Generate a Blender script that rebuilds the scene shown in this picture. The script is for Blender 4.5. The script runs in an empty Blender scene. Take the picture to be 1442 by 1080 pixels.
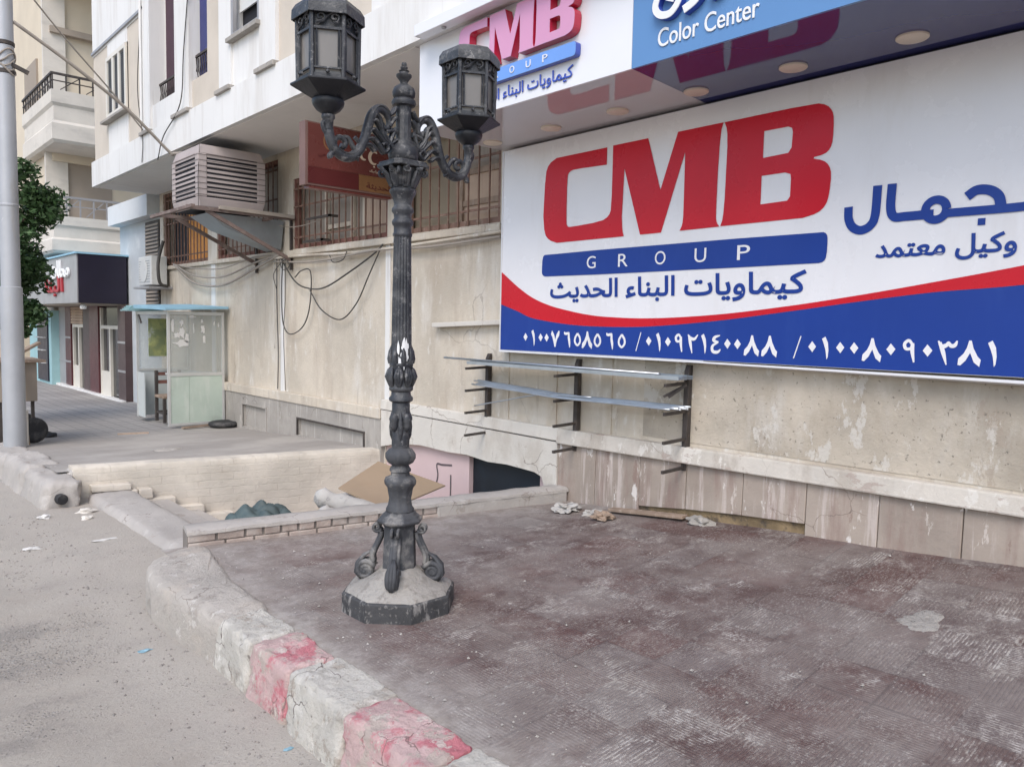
import bpy, bmesh, math, random
from mathutils import Vector, Matrix, noise
R = math.radians
SC = bpy.context.scene
COL = SC.collection
rnd = random.Random(7)

# ---------------------------------------------------------------- camera
cd = bpy.data.cameras.new('camera'); cd.sensor_width = 36; cd.lens = 1081.5 / 1442 * 36
cd.clip_start = .05; cd.clip_end = 1000
cam = bpy.data.objects.new('camera', cd); COL.objects.link(cam)
CR = Vector((.741, -.6712, .01999)); CD = Vector((-.03457, -.06786, -.9971)); CF = Vector((.67061, .73816, -.07348))
m = Matrix.Identity(4)
for i in range(3): m[i][0] = CR[i]; m[i][1] = -CD[i]; m[i][2] = -CF[i]; m[i][3] = (0, 0, 1.6)[i]
cam.matrix_world = m; SC.camera = cam

# ---------------------------------------------------------------- light
SUN_EL, SUN_AZ = R(48), R(235)          # azimuth from +Y towards +X
w = bpy.data.worlds.new('World'); SC.world = w; w.use_nodes = True
nt = w.node_tree; bg = nt.nodes['Background']
sky = nt.nodes.new('ShaderNodeTexSky'); sky.sky_type = 'NISHITA'; sky.sun_disc = False
sky.sun_elevation = SUN_EL; sky.sun_rotation = SUN_AZ; sky.air_density = 1.0; sky.dust_density = 1.7; sky.ozone_density = .6
nt.links.new(sky.outputs[0], bg.inputs[0]); bg.inputs[1].default_value = .15
sl = bpy.data.lights.new('sun', 'SUN'); sl.energy = 1.05; sl.angle = R(34); sl.color = (1, .965, .925)
so = bpy.data.objects.new('sun', sl); COL.objects.link(so)
sd = Vector((math.sin(SUN_AZ) * math.cos(SUN_EL), math.cos(SUN_AZ) * math.cos(SUN_EL), math.sin(SUN_EL)))
so.rotation_euler = sd.to_track_quat('Z', 'Y').to_euler()
SC.view_settings.view_transform = 'Standard'; SC.view_settings.look = 'None'
SC.view_settings.exposure = .82; SC.view_settings.gamma = 1.0

# ---------------------------------------------------------------- materials
def mixc(nt, fac, a, b):
    n = nt.nodes.new('ShaderNodeMix'); n.data_type = 'RGBA'
    for s, v in ((n.inputs[0], fac), (n.inputs[6], a), (n.inputs[7], b)):
        if hasattr(v, 'is_linked'): nt.links.new(v, s)
        elif isinstance(v, (tuple, list)): s.default_value = (*v, 1)
        else: s.default_value = v
    return n.outputs[2]
def mapping(nt, scale, rot=(0, 0, 0)):
    tc = nt.nodes.new('ShaderNodeTexCoord'); mp = nt.nodes.new('ShaderNodeMapping')
    mp.inputs['Scale'].default_value = scale; mp.inputs['Rotation'].default_value = rot
    nt.links.new(tc.outputs['Object'], mp.inputs[0]); return mp.outputs[0]
def tex(nt, scale, det=6, rough=.6, rot=(0, 0, 0)):
    if not isinstance(scale, (tuple, list)): scale = (scale,) * 3
    n = nt.nodes.new('ShaderNodeTexNoise'); n.inputs['Scale'].default_value = 1
    n.inputs['Detail'].default_value = det; n.inputs['Roughness'].default_value = rough
    nt.links.new(mapping(nt, scale, rot), n.inputs[0]); return n.outputs[0]
def ramp(nt, v, lo, hi):
    n = nt.nodes.new('ShaderNodeMapRange'); n.interpolation_type = 'SMOOTHSTEP'
    n.inputs[1].default_value = lo; n.inputs[2].default_value = hi
    nt.links.new(v, n.inputs[0]); return n.outputs[0]
def mth(nt, op, a, b=None):
    n = nt.nodes.new('ShaderNodeMath'); n.operation = op
    for i, v in enumerate((a, b)):
        if v is None: continue
        if hasattr(v, 'is_linked'): nt.links.new(v, n.inputs[i])
        else: n.inputs[i].default_value = v
    return n.outputs[0]
def newmat(name):
    M = bpy.data.materials.new(name); M.use_nodes = True
    return M, M.node_tree, M.node_tree.nodes['Principled BSDF']
def mat(name, col, rough=.8, var=.12, vs=2.5, stains=(), bump=.15, bs=40, metal=0, spec=.4, alpha=1, coat=0, trans=0, crack=None, flake=None):
    M, nt, p = newmat(name)
    c = mixc(nt, ramp(nt, tex(nt, vs), .3, .7), tuple(x * (1 - var) for x in col), tuple(min(1, x * (1 + var)) for x in col))
    for sc, sscale, lo, hi, amt in stains:
        c = mixc(nt, mth(nt, 'MULTIPLY', ramp(nt, tex(nt, sscale, 8, .65), lo, hi), amt), c, sc)
    if flake:                      # hard edged flakes of another colour
        for fc_, fs_, lo, amt in flake: c = mixc(nt, mth(nt, 'MULTIPLY', ramp(nt, tex(nt, fs_, 10, .72), lo, lo + .025), amt), c, fc_)
    if crack:
        cc_, sc_, wd, amt = crack
        vo = nt.nodes.new('ShaderNodeTexVoronoi'); vo.feature = 'DISTANCE_TO_EDGE'; vo.inputs['Scale'].default_value = sc_
        va = nt.nodes.new('ShaderNodeVectorMath'); va.operation = 'ADD'; n3 = nt.nodes.new('ShaderNodeTexNoise'); n3.inputs['Scale'].default_value = sc_ * 2.2; n3.inputs['Detail'].default_value = 6
        mp = mapping(nt, (1, 1, 1)); nt.links.new(mp, n3.inputs[0]); vs_ = nt.nodes.new('ShaderNodeVectorMath'); vs_.operation = 'SCALE'; vs_.inputs['Scale'].default_value = .45 / sc_
        nt.links.new(n3.outputs[1], vs_.inputs[0]); nt.links.new(mp, va.inputs[0]); nt.links.new(vs_.outputs[0], va.inputs[1]); nt.links.new(va.outputs[0], vo.inputs[0])
        k_ = mth(nt, 'MULTIPLY', mth(nt, 'SUBTRACT', 1.0, ramp(nt, vo.outputs[0], wd * .3, wd)), ramp(nt, tex(nt, sc_ * .8, 3), .5, .62))
        c = mixc(nt, mth(nt, 'MULTIPLY', k_, amt), c, cc_)
    nt.links.new(c, p.inputs['Base Color'])
    rr = mth(nt, 'ADD', mth(nt, 'MULTIPLY', tex(nt, vs * 3), .2), rough - .1); nt.links.new(rr, p.inputs['Roughness'])
    p.inputs['Metallic'].default_value = metal; p.inputs['Specular IOR Level'].default_value = spec
    p.inputs['Alpha'].default_value = alpha; p.inputs['Coat Weight'].default_value = coat; p.inputs['Coat Roughness'].default_value = .08
    p.inputs['Transmission Weight'].default_value = trans
    if bump:
        b = nt.nodes.new('ShaderNodeBump'); b.inputs['Strength'].default_value = bump; b.inputs['Distance'].default_value = .02
        nt.links.new(tex(nt, bs, 8, .7), b.inputs['Height']); nt.links.new(b.outputs[0], p.inputs['Normal'])
    return M
M = {}
DIRT = (.27, .22, .17)
M['plaster'] = mat('old cream plaster', (.55, .49, .405), .92, .12, 1.2,
    [((.4, .33, .26), (1.6, 1.6, .5), .46, .7, .6), ((.64, .6, .54), (3, 3, 1), .5, .66, .6), ((.36, .3, .24), (9, 9, .7), .56, .68, .45), ((.16, .13, .11), 26, .64, .72, .4), ((.68, .66, .62), (12, 12, 4), .6, .68, .5)], .45, 22, crack=((.25, .2, .16), .7, .007, .5), flake=[((.47, .4, .32), (1.7, 1.7, 1.2), .6, .5), ((.66, .63, .58), (4, 4, 2.5), .63, .6)])
M['plaster_worn'] = mat('worn speckled plaster', (.47, .415, .34), .95, .2, 1.4,
    [((.3, .25, .19), (1.5, 1.5, .6), .45, .75, .6), ((.56, .52, .46), (3, 3, .9), .52, .72, .7), ((.1, .09, .075), 30, .6, .68, .7)], .5, 25, crack=((.2, .16, .13), 1.1, .008, .6), flake=[((.6, .57, .52), (3, 3, 1.6), .56, .7), ((.36, .3, .24), (2.6, 2.6, 1.2), .6, .6)])
M['whitewash'] = mat('white wall paint', (.6, .565, .51), .85, .06, 1.5, [((.42, .37, .31), (3, 3, 2), .5, .7, .5)], .3, 20, crack=((.25, .21, .18), 1.3, .008, .7), flake=[((.42, .36, .31), (4, 4, 5), .61, .7)])
M['plinth'] = mat('pinkish plinth slabs', (.34, .285, .24), .85, .16, 1.6,
    [((.25, .17, .145), (5, 5, .8), .47, .66, .7), ((.55, .48, .44), (11, 11, .9), .52, .66, .7), ((.2, .12, .1), (2, 2, 1.5), .56, .72, .55), ((.68, .64, .6), (6, 6, 3.5), .62, .66, .85)], .3, 18, crack=((.16, .12, .1), 2.0, .006, .7), flake=[((.58, .52, .47), (9, 9, 2.2), .6, .7), ((.24, .16, .13), (6, 6, 2), .62, .6)])
M['concrete'] = mat('grey concrete render', (.34, .315, .285), .9, .15, 1.5,
    [((.22, .2, .17), (3, 3, .8), .5, .75, .6), ((.52, .49, .45), (14, 14, 1), .56, .66, .6)], .4, 18, crack=((.13, .11, .1), 1.4, .008, .7), flake=[((.5, .46, .42), (6, 6, 2), .6, .7)])
M['facade_white'] = mat('white facade paint', (.71, .7, .68), .75, .03, .8, [((.56, .53, .49), (2.6, 2.6, .4), .48, .68, .55), ((.5, .46, .42), (9, 9, .5), .56, .68, .4)], .06, 15)
M['facade_beige'] = mat('beige facade paint', (.56, .5, .425), .85, .06, 1.2, [((.45, .4, .33), (2, 2, .6), .5, .8, .4)], .15, 15)
M['soffit_paint'] = mat('grey ceiling paint', (.74, .715, .68), .9, .05, .8, [((.55, .52, .48), 1.2, .5, .75, .4)], .1, 15)
M['bluewall'] = mat('pale blue wall paint', (.45, .48, .5), .85, .08, 1, [((.6, .62, .62), 2, .5, .7, .5)], .1, 15)
M['pink'] = mat('pink basement paint', (.58, .44, .43), .85, .05, 1.5, [((.7, .62, .6), 3, .6, .75, .5)], .08, 20)
M['brickwhite'] = mat('whitewashed brick', (.56, .51, .44), .92, .12, 2, [((.38, .33, .27), 3, .55, .75, .6), ((.15, .12, .1), 24, .7, .75, .5)], .5, 12)
M['ledge'] = mat('grimy painted ledge', (.52, .48, .425), .88, .1, 2, [((.36, .31, .26), (4, 4, 2), .46, .64, .6)], .4, 24, crack=((.22, .18, .15), 2, .01, .7), flake=[((.64, .61, .56), (5, 5, 3), .56, .7), ((.36, .29, .25), (5, 3, 6), .58, .7)])
M['brick'] = mat('dusty curb brick', (.38, .31, .27), .92, .2, 5, [((.48, .43, .39), 6, .45, .65, .8)], .5, 25)
M['joint'] = mat('dark mortar joint', (.2, .175, .155), .95, .2, 6, [], .5, 30)
M['cement'] = mat('dusty cement', (.4, .37, .34), .93, .12, 2, [((.28, .25, .22), 4, .5, .75, .5), ((.52, .49, .46), 9, .55, .7, .5)], .5, 34, crack=((.2, .17, .15), 2.5, .01, .7), flake=[((.3, .265, .235), 4, .6, .6)])
M['street'] = mat('dusty street dirt', (.335, .318, .302), .96, .14, .6,
    [((.23, .215, .2), 1.3, .47, .66, .6), ((.48, .46, .44), (1.1, 1.8, 1), .48, .62, .65), ((.2, .185, .17), (5, 5, 5), .56, .68, .5), ((.46, .44, .42), 13, .56, .66, .5), ((.2, .18, .16), 34, .58, .72, .6), ((.27, .25, .23), 7, .52, .68, .5)], .8, 45)
M['walk'] = mat('grey dusty pavement', (.25, .24, .235), .93, .15, .6,
    [((.36, .33, .3), .5, .48, .62, .75), ((.17, .16, .15), 2.5, .55, .75, .5)], .35, 30)
def street_material():
    Mt, nt, p = newmat('dusty street'); S = lambda *a: tex(nt, *a)
    c = mixc(nt, ramp(nt, S(.8), .35, .65), (.345, .308, .266), (.415, .378, .33))
    c = mixc(nt, mth(nt, 'MULTIPLY', ramp(nt, S((1.5, 2.2, 1), 8, .7), .5, .66), .6), c, (.23, .21, .19))
    tc = nt.nodes.new('ShaderNodeTexCoord'); s2 = nt.nodes.new('ShaderNodeSeparateXYZ'); nt.links.new(tc.outputs['Object'], s2.inputs[0])
    drift = ramp(nt, mth(nt, 'ADD', s2.outputs[0], mth(nt, 'MULTIPLY', S(1.8, 8, .65), 1.5)), 1.55, 2.1)     # sand drifted along the kerb
    c = mixc(nt, mth(nt, 'MULTIPLY', drift, .7), c, (.425, .387, .342))
    vo = nt.nodes.new('ShaderNodeTexVoronoi'); vo.inputs['Scale'].default_value = 55; nt.links.new(tc.outputs['Object'], vo.inputs[0])
    vo2 = nt.nodes.new('ShaderNodeTexVoronoi'); vo2.inputs['Scale'].default_value = 24; nt.links.new(tc.outputs['Object'], vo2.inputs[0])
    stones = mth(nt, 'SUBTRACT', 1.0, ramp(nt, vo.outputs[0], .2, .42))
    patch = mth(nt, 'MULTIPLY', ramp(nt, S(1.1, 6, .6), .44, .6), mth(nt, 'SUBTRACT', 1.0, mth(nt, 'MULTIPLY', drift, .75)))
    hue = mixc(nt, ramp(nt, vo.outputs[1], .2, .8), (.15, .135, .12), (.47, .445, .42))
    c = mixc(nt, mth(nt, 'MULTIPLY', mth(nt, 'MULTIPLY', stones, patch), .75), c, hue)
    big = mth(nt, 'MULTIPLY', mth(nt, 'SUBTRACT', 1.0, ramp(nt, vo2.outputs[0], .1, .22)), ramp(nt, S(2.3, 5), .52, .62))
    c = mixc(nt, mth(nt, 'MULTIPLY', big, .6), c, (.21, .19, .17))
    c = mixc(nt, mth(nt, 'MULTIPLY', ramp(nt, S(60, 8, .8), .52, .68), .4), c, (.2, .18, .16))
    nt.links.new(c, p.inputs['Base Color']); p.inputs['Roughness'].default_value = .96; p.inputs['Specular IOR Level'].default_value = .2
    h = mth(nt, 'ADD', mth(nt, 'MULTIPLY', mth(nt, 'MULTIPLY', stones, patch), .6), mth(nt, 'ADD', mth(nt, 'MULTIPLY', big, 1.0), S(40, 9, .75)))
    b = nt.nodes.new('ShaderNodeBump'); b.inputs['Strength'].default_value = .9; b.inputs['Distance'].default_value = .012
    nt.links.new(h, b.inputs['Height']); nt.links.new(b.outputs[0], p.inputs['Normal']); return Mt
M['street'] = street_material()
M['stone_pebble'] = mat('pebbles', (.24, .22, .2), .95, .3, 30, [], .1, 90)
M['kerb'] = mat('worn kerb stone', (.55, .52, .465), .93, .1, 3, [((.33, .29, .25), 5, .52, .66, .85), ((.66, .63, .58), 4, .55, .65, .6), ((.16, .135, .115), (26, 9, 9), .62, .68, .8)], 1.0, 38, crack=((.14, .11, .095), 5, .02, .9), flake=[((.4, .345, .29), 7, .57, .8), ((.7, .67, .62), 9, .6, .7)])
M['kerbpink'] = mat('red painted kerb stone', (.56, .4, .38), .9, .14, 4, [((.52, .12, .16), 3.2, .49, .58, .75), ((.64, .5, .46), 5, .56, .66, .6)], 1.0, 38, crack=((.2, .13, .12), 5, .02, .8), flake=[((.47, .4, .35), 5, .53, .85), ((.46, .12, .15), 8, .6, .6), ((.62, .56, .5), 12, .58, .8)])
M['iron'] = mat('dusty black cast iron', (.026, .028, .034), .45, .2, 8, [((.13, .13, .13), 5, .46, .66, .42), ((.22, .215, .21), 24, .54, .66, .5)], .3, 60, 0, .5, flake=[((.26, .25, .245), 16, .6, .6), ((.012, .012, .014), 11, .6, .6)])
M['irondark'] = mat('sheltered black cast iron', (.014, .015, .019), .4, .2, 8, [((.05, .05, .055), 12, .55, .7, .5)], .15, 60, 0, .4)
M['bulkhead'] = mat('off white render', (.6, .62, .63), .85, .06, 1, [((.5, .5, .48), 2, .5, .7, .5)], .1, 15)
M['ironlow'] = mat('dust caked cast iron', (.06, .062, .068), .7, .2, 8, [((.3, .285, .265), 6, .46, .64, .7), ((.06, .06, .065), 16, .55, .68, .7)], .35, 60, 0, .4)
M['dustheap'] = mat('pale dust heap', (.34, .318, .29), .95, .12, 5, [((.23, .21, .19), 14, .5, .64, .8)], .8, 40, flake=[((.1, .095, .09), 12, .62, .7)])
M['plinthiron'] = mat('chipped black plinth', (.05, .05, .052), .7, .2, 8, [((.3, .285, .27), (13, 13, 4), .54, .62, .8), ((.2, .19, .18), 34, .55, .64, .7)], .3, 50)
M['splat'] = mat('white paint splash', (.7, .7, .7), .6, .05, 5, [], .1, 40)
M['lampglass'] = mat('dusty frosted glass', (.185, .172, .16), .35, .1, 3, [((.33, .31, .29), (14, 14, 2.5), .5, .7, .6)], .05, 20, 0, .5)
M['steel'] = mat('galvanised steel', (.52, .55, .58), .38, .08, 6, [((.3, .32, .34), (8, 3, 8), .5, .7, .5)], .05, 30, .85)
M['rack'] = mat('dark brown rack steel', (.065, .055, .05), .65, .2, 8, [((.16, .12, .09), 10, .55, .7, .6)], .2, 50, .2)
M['rust'] = mat('rusty red iron', (.16, .07, .055), .8, .2, 8, [((.24, .16, .12), 10, .5, .7, .6)], .3, 50)
M['bracketsteel'] = mat('dusty angle iron', (.17, .125, .11), .75, .2, 6, [((.28, .24, .21), 8, .5, .68, .7)], .2, 40)
M['bars'] = mat('brown window bars', (.2, .12, .09), .75, .2, 9, [((.32, .25, .2), 12, .55, .7, .7)], .2, 50)
M['wood'] = mat('weathered brown wood', (.27, .2, .15), .85, .2, (6, 6, 1.2)[0], [((.38, .31, .25), (20, 20, 2), .5, .65, .6)], .3, 30)
M['board'] = mat('tan shutter board', (.44, .33, .25), .85, .1, 2, [((.36, .26, .2), (14, 14, 1), .5, .65, .6)], .15, 30)
M['shuttergrey'] = mat('grey brown shutter', (.3, .26, .22), .8, .12, 2, [((.2, .17, .14), (10, 10, 1), .5, .7, .5)], .15, 30)
M['curtain'] = mat('orange curtain', (.62, .3, .1), .85, .15, 4, [], .1, 30)
M['dark'] = mat('dark interior', (.02, .02, .025), .8, .2, 3, [], 0)
M['darkdoor'] = mat('dark blue door', (.01, .015, .022), .55, .3, 1, [((.02, .032, .045), 1.5, .5, .7, .6)], .05, 20)
M['vinylwhite'] = mat('white banner vinyl', (.78, .77, .79), .26, .02, 1, [((.66, .63, .62), (3, 3, .7), .48, .7, .4)], .12, 1.3, 0, .5)
M['vinylred'] = mat('red banner print', (.56, .006, .02), .28, .05, 1, [], .12, 1.3, 0, .3)
M['vinylblue'] = mat('blue banner print', (.009, .042, .26), .34, .05, 1, [((.018, .06, .29), (3, 3, .7), .5, .7, .6)], .12, 1.3, 0, .3)
M['panelwhite'] = mat('white sign cladding', (.74, .74, .76), .22, .02, .8, [], 0, 6, 0, .5)
M['panelblue'] = mat('light blue sign cladding', (.11, .24, .47), .25, .03, .8, [], 0, 6, 0, .5)
M['soffitwhite'] = mat('glossy white ceiling panel', (.5, .47, .48), .04, .02, .8, [], 0, 6, 0, .8)
M['soffitblue'] = mat('glossy navy ceiling panel', (.045, .05, .16), .05, .05, .8, [], 0, 6, 0, .7)
M['acrylred'] = mat('red acrylic letter', (.5, .02, .06), .12, .05, 1, [], 0, 6, 0, .6)
M['acrylredsheen'] = mat('red letter face with painted sky sheen', (.62, .3, .46), .2, .04, 1, [], 0, 6, 0, .5)  # red acrylic; the pink of the reflected sky is painted into the base colour
M['acrylblue'] = mat('blue acrylic letter', (.04, .08, .42), .2, .05, 1, [], 0, 6, 0, .6)
M['acrylsky'] = mat('pale blue acrylic face', (.16, .32, .72), .15, .05, 1, [], 0, 6, 0, .6)
M['shopred'] = mat('dull red letters', (.36, .03, .04), .5, .1, 2, [], 0)
M['letterwhite'] = mat('white acrylic letter', (.78, .78, .78), .3, .03, 1, [], 0)
M['lampdisc'] = mat('cream lamp disc', (.72, .62, .5), .5, .04, 3, [], 0)
M['coolerplastic'] = mat('dusty cream cooler plastic', (.41, .355, .34), .7, .08, 2, [((.3, .25, .23), (3, 3, 1), .5, .75, .6)], .1, 40)
M['duct'] = mat('grey sheet duct', (.3, .33, .35), .5, .1, 1.5, [((.24, .24, .24), 2, .5, .7, .5)], .05, 20, .3)
M['acwhite'] = mat('white unit casing', (.62, .62, .6), .5, .05, 2, [((.45, .42, .38), 4, .55, .7, .5)], .05, 30)
M['cable'] = mat('dark cable', (.07, .065, .06), .7, .1, 5, [], 0)
M['cablegrey'] = mat('grey dusty cable', (.33, .29, .25), .8, .1, 5, [], 0)
M['polepaint'] = mat('silver pole paint', (.4, .41, .43), .5, .06, 2, [((.38, .36, .33), (6, 6, 1.5), .52, .7, .6), ((.62, .62, .62), (9, 9, 5), .66, .7, .6)], .1, 30, .3)
M['bark'] = mat('tree bark', (.16, .12, .09), .95, .2, 8, [], .6, 30)
M['leaf'] = mat('dark green leaves', (.04, .085, .028), .6, .4, 6, [], 0)
M['leaf2'] = mat('mid green leaves', (.055, .1, .034), .6, .3, 6, [], 0)
M['brownclad'] = mat('dark brown cladding', (.075, .048, .048), .45, .15, 2, [], .03, 20)
M['maroonclad'] = mat('maroon cladding', (.085, .02, .025), .35, .1, 2, [], .02, 20)
M['navy'] = mat('dark navy panel', (.016, .013, .026), .35, .1, 2, [], 0)
M['greyclad'] = mat('grey metal cladding', (.3, .295, .3), .4, .08, 2, [], .02, 20)
M['alu'] = mat('aluminium frame', (.6, .6, .58), .4, .05, 4, [], 0, 20, .4)
M['doorwhite'] = mat('cream door panel', (.66, .62, .55), .5, .04, 3, [], 0)
M['shopglass'] = mat('dark shop glass', (.03, .03, .032), .08, .1, 2, [], 0, 20, 0, .5)
M['turq'] = mat('turquoise shop wall', (.3, .48, .5), .7, .06, 2, [], .05, 20)
M['roofblue'] = mat('light blue painted board', (.27, .47, .59), .6, .08, 2, [((.3, .52, .62), 2.5, .5, .7, .6)], .08, 25)
M['kioskglass'] = mat('dirty kiosk glass', (.52, .54, .5), .25, .08, 2, [], 0, 20, 0, .5, .34)
M['kioskgreen'] = mat('pale green kiosk panel', (.45, .52, .45), .18, .07, 1.5, [((.56, .6, .54), (5, 5, 1), .45, .62, .7), ((.36, .38, .33), (2, 2, 3), .52, .68, .5)], .02, 20)
M['kioskgrey'] = mat('pale grey kiosk panel', (.5, .53, .52), .5, .07, 1.5, [((.4, .42, .42), 3, .5, .7, .6)], .02, 20)
M['paper'] = mat('torn white paper', (.6, .585, .56), .85, .05, 5, [], .1, 30)
M['poster'] = mat('yellow green poster', (.36, .38, .16), .6, .3, 3, [((.18, .22, .12), 4, .45, .6, .8), ((.5, .52, .5), 3, .55, .65, .8)], 0)
M['redsign'] = mat('dark red sign face', (.14, .04, .034), .28, .15, 1, [], 0, 20, 0, .5)
M['redframe'] = mat('brown sign frame', (.17, .1, .085), .55, .1, 3, [], .05, 30)
M['gold'] = mat('gold sign band', (.2, .1, .045), .35, .25, 1.5, [], 0)
M['maroonsign'] = mat('maroon sign band', (.09, .018, .018), .3, .1, 1.5, [], 0)
M['cream'] = mat('cream sign lettering', (.6, .48, .36), .5, .05, 2, [], 0)
M['cardboard'] = mat('brown cardboard', (.34, .255, .175), .9, .06, 2, [((.34, .24, .16), 3, .5, .7, .5)], .1, 25)
M['tarp'] = mat('dark green tarp', (.065, .09, .09), .6, .2, 4, [((.2, .21, .2), 5, .58, .72, .6)], .2, 30)
M['sack'] = mat('dusty white sacking', (.44, .42, .39), .85, .1, 5, [((.25, .24, .23), (9, 9, 9), .56, .63, .8)], .3, 25)
M['rubber'] = mat('black rubber', (.03, .03, .032), .8, .2, 6, [((.15, .14, .13), 6, .5, .7, .5)], .2, 40)
M['bluebit'] = mat('light blue plastic', (.22, .36, .43), .5, .1, 6, [], 0)
M['ochre'] = mat('crumbling ochre footing', (.24, .175, .1), .95, .3, 5, [((.1, .08, .06), 6, .5, .62, .9)], .7, 25)
M['farwall'] = mat('beige far building paint', (.62, .54, .42), .85, .06, .8, [((.5, .43, .34), (1, 1, .4), .5, .75, .5)], .1, 10)
M['farpale'] = mat('pale far balcony paint', (.6, .56, .5), .85, .08, 1, [((.45, .42, .38), (1.5, 1.5, 4), .5, .7, .5)], .15, 10)
M['fargrey'] = mat('far brown grey wall', (.33, .28, .23), .9, .06, .8, [], .1, 10)
M['shutterblue'] = mat('grey louvred shutter', (.34, .36, .38), .7, .08, 3, [], 0)
M['curtainred'] = mat('dark plum curtain', (.07, .035, .05), .8, .1, 4, [], .1, 20)
M['blueglass'] = mat('navy blue blind', (.02, .025, .14), .4, .1, 3, [], 0)
M['graffiti'] = mat('black spray paint', (.1, .08, .085), .9, .1, 5, [], 0)

def add_courses(Mt):
    nt = Mt.node_tree; p = nt.nodes['Principled BSDF']
    tc = nt.nodes.new('ShaderNodeTexCoord'); s = nt.nodes.new('ShaderNodeSeparateXYZ'); cb = nt.nodes.new('ShaderNodeCombineXYZ')
    nt.links.new(tc.outputs['Object'], s.inputs[0]); nt.links.new(s.outputs[0], cb.inputs[0]); nt.links.new(s.outputs[2], cb.inputs[1])
    nd = nt.nodes.new('ShaderNodeVectorMath'); nd.operation = 'ADD'; n3 = nt.nodes.new('ShaderNodeTexNoise'); n3.inputs['Scale'].default_value = 6; nt.links.new(tc.outputs['Object'], n3.inputs[0])
    sc = nt.nodes.new('ShaderNodeVectorMath'); sc.operation = 'SCALE'; sc.inputs['Scale'].default_value = .03; nt.links.new(n3.outputs[1], sc.inputs[0]); nt.links.new(cb.outputs[0], nd.inputs[0]); nt.links.new(sc.outputs[0], nd.inputs[1])
    br = nt.nodes.new('ShaderNodeTexBrick'); br.inputs['Scale'].default_value = 1; br.inputs['Brick Width'].default_value = .24; br.inputs['Row Height'].default_value = .085; br.inputs['Mortar Size'].default_value = .007; br.inputs['Mortar Smooth'].default_value = .6
    nt.links.new(nd.outputs[0], br.inputs[0])
    k = mth(nt, 'MULTIPLY', br.outputs[1], ramp(nt, tex(nt, 3, 6), .45, .62))
    old = p.inputs['Base Color'].links[0].from_socket; nt.links.new(mixc(nt, mth(nt, 'MULTIPLY', k, .28), old, (.3, .26, .21)), p.inputs['Base Color'])
    b = nt.nodes.new('ShaderNodeBump'); b.inputs['Strength'].default_value = .28; b.inputs['Distance'].default_value = .01; nt.links.new(mth(nt, 'SUBTRACT', 1.0, br.outputs[1]), b.inputs['Height'])
    nt.links.new(p.inputs['Normal'].links[0].from_socket, b.inputs['Normal']); nt.links.new(b.outputs[0], p.inputs['Normal'])
add_courses(M['brickwhite'])
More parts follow.
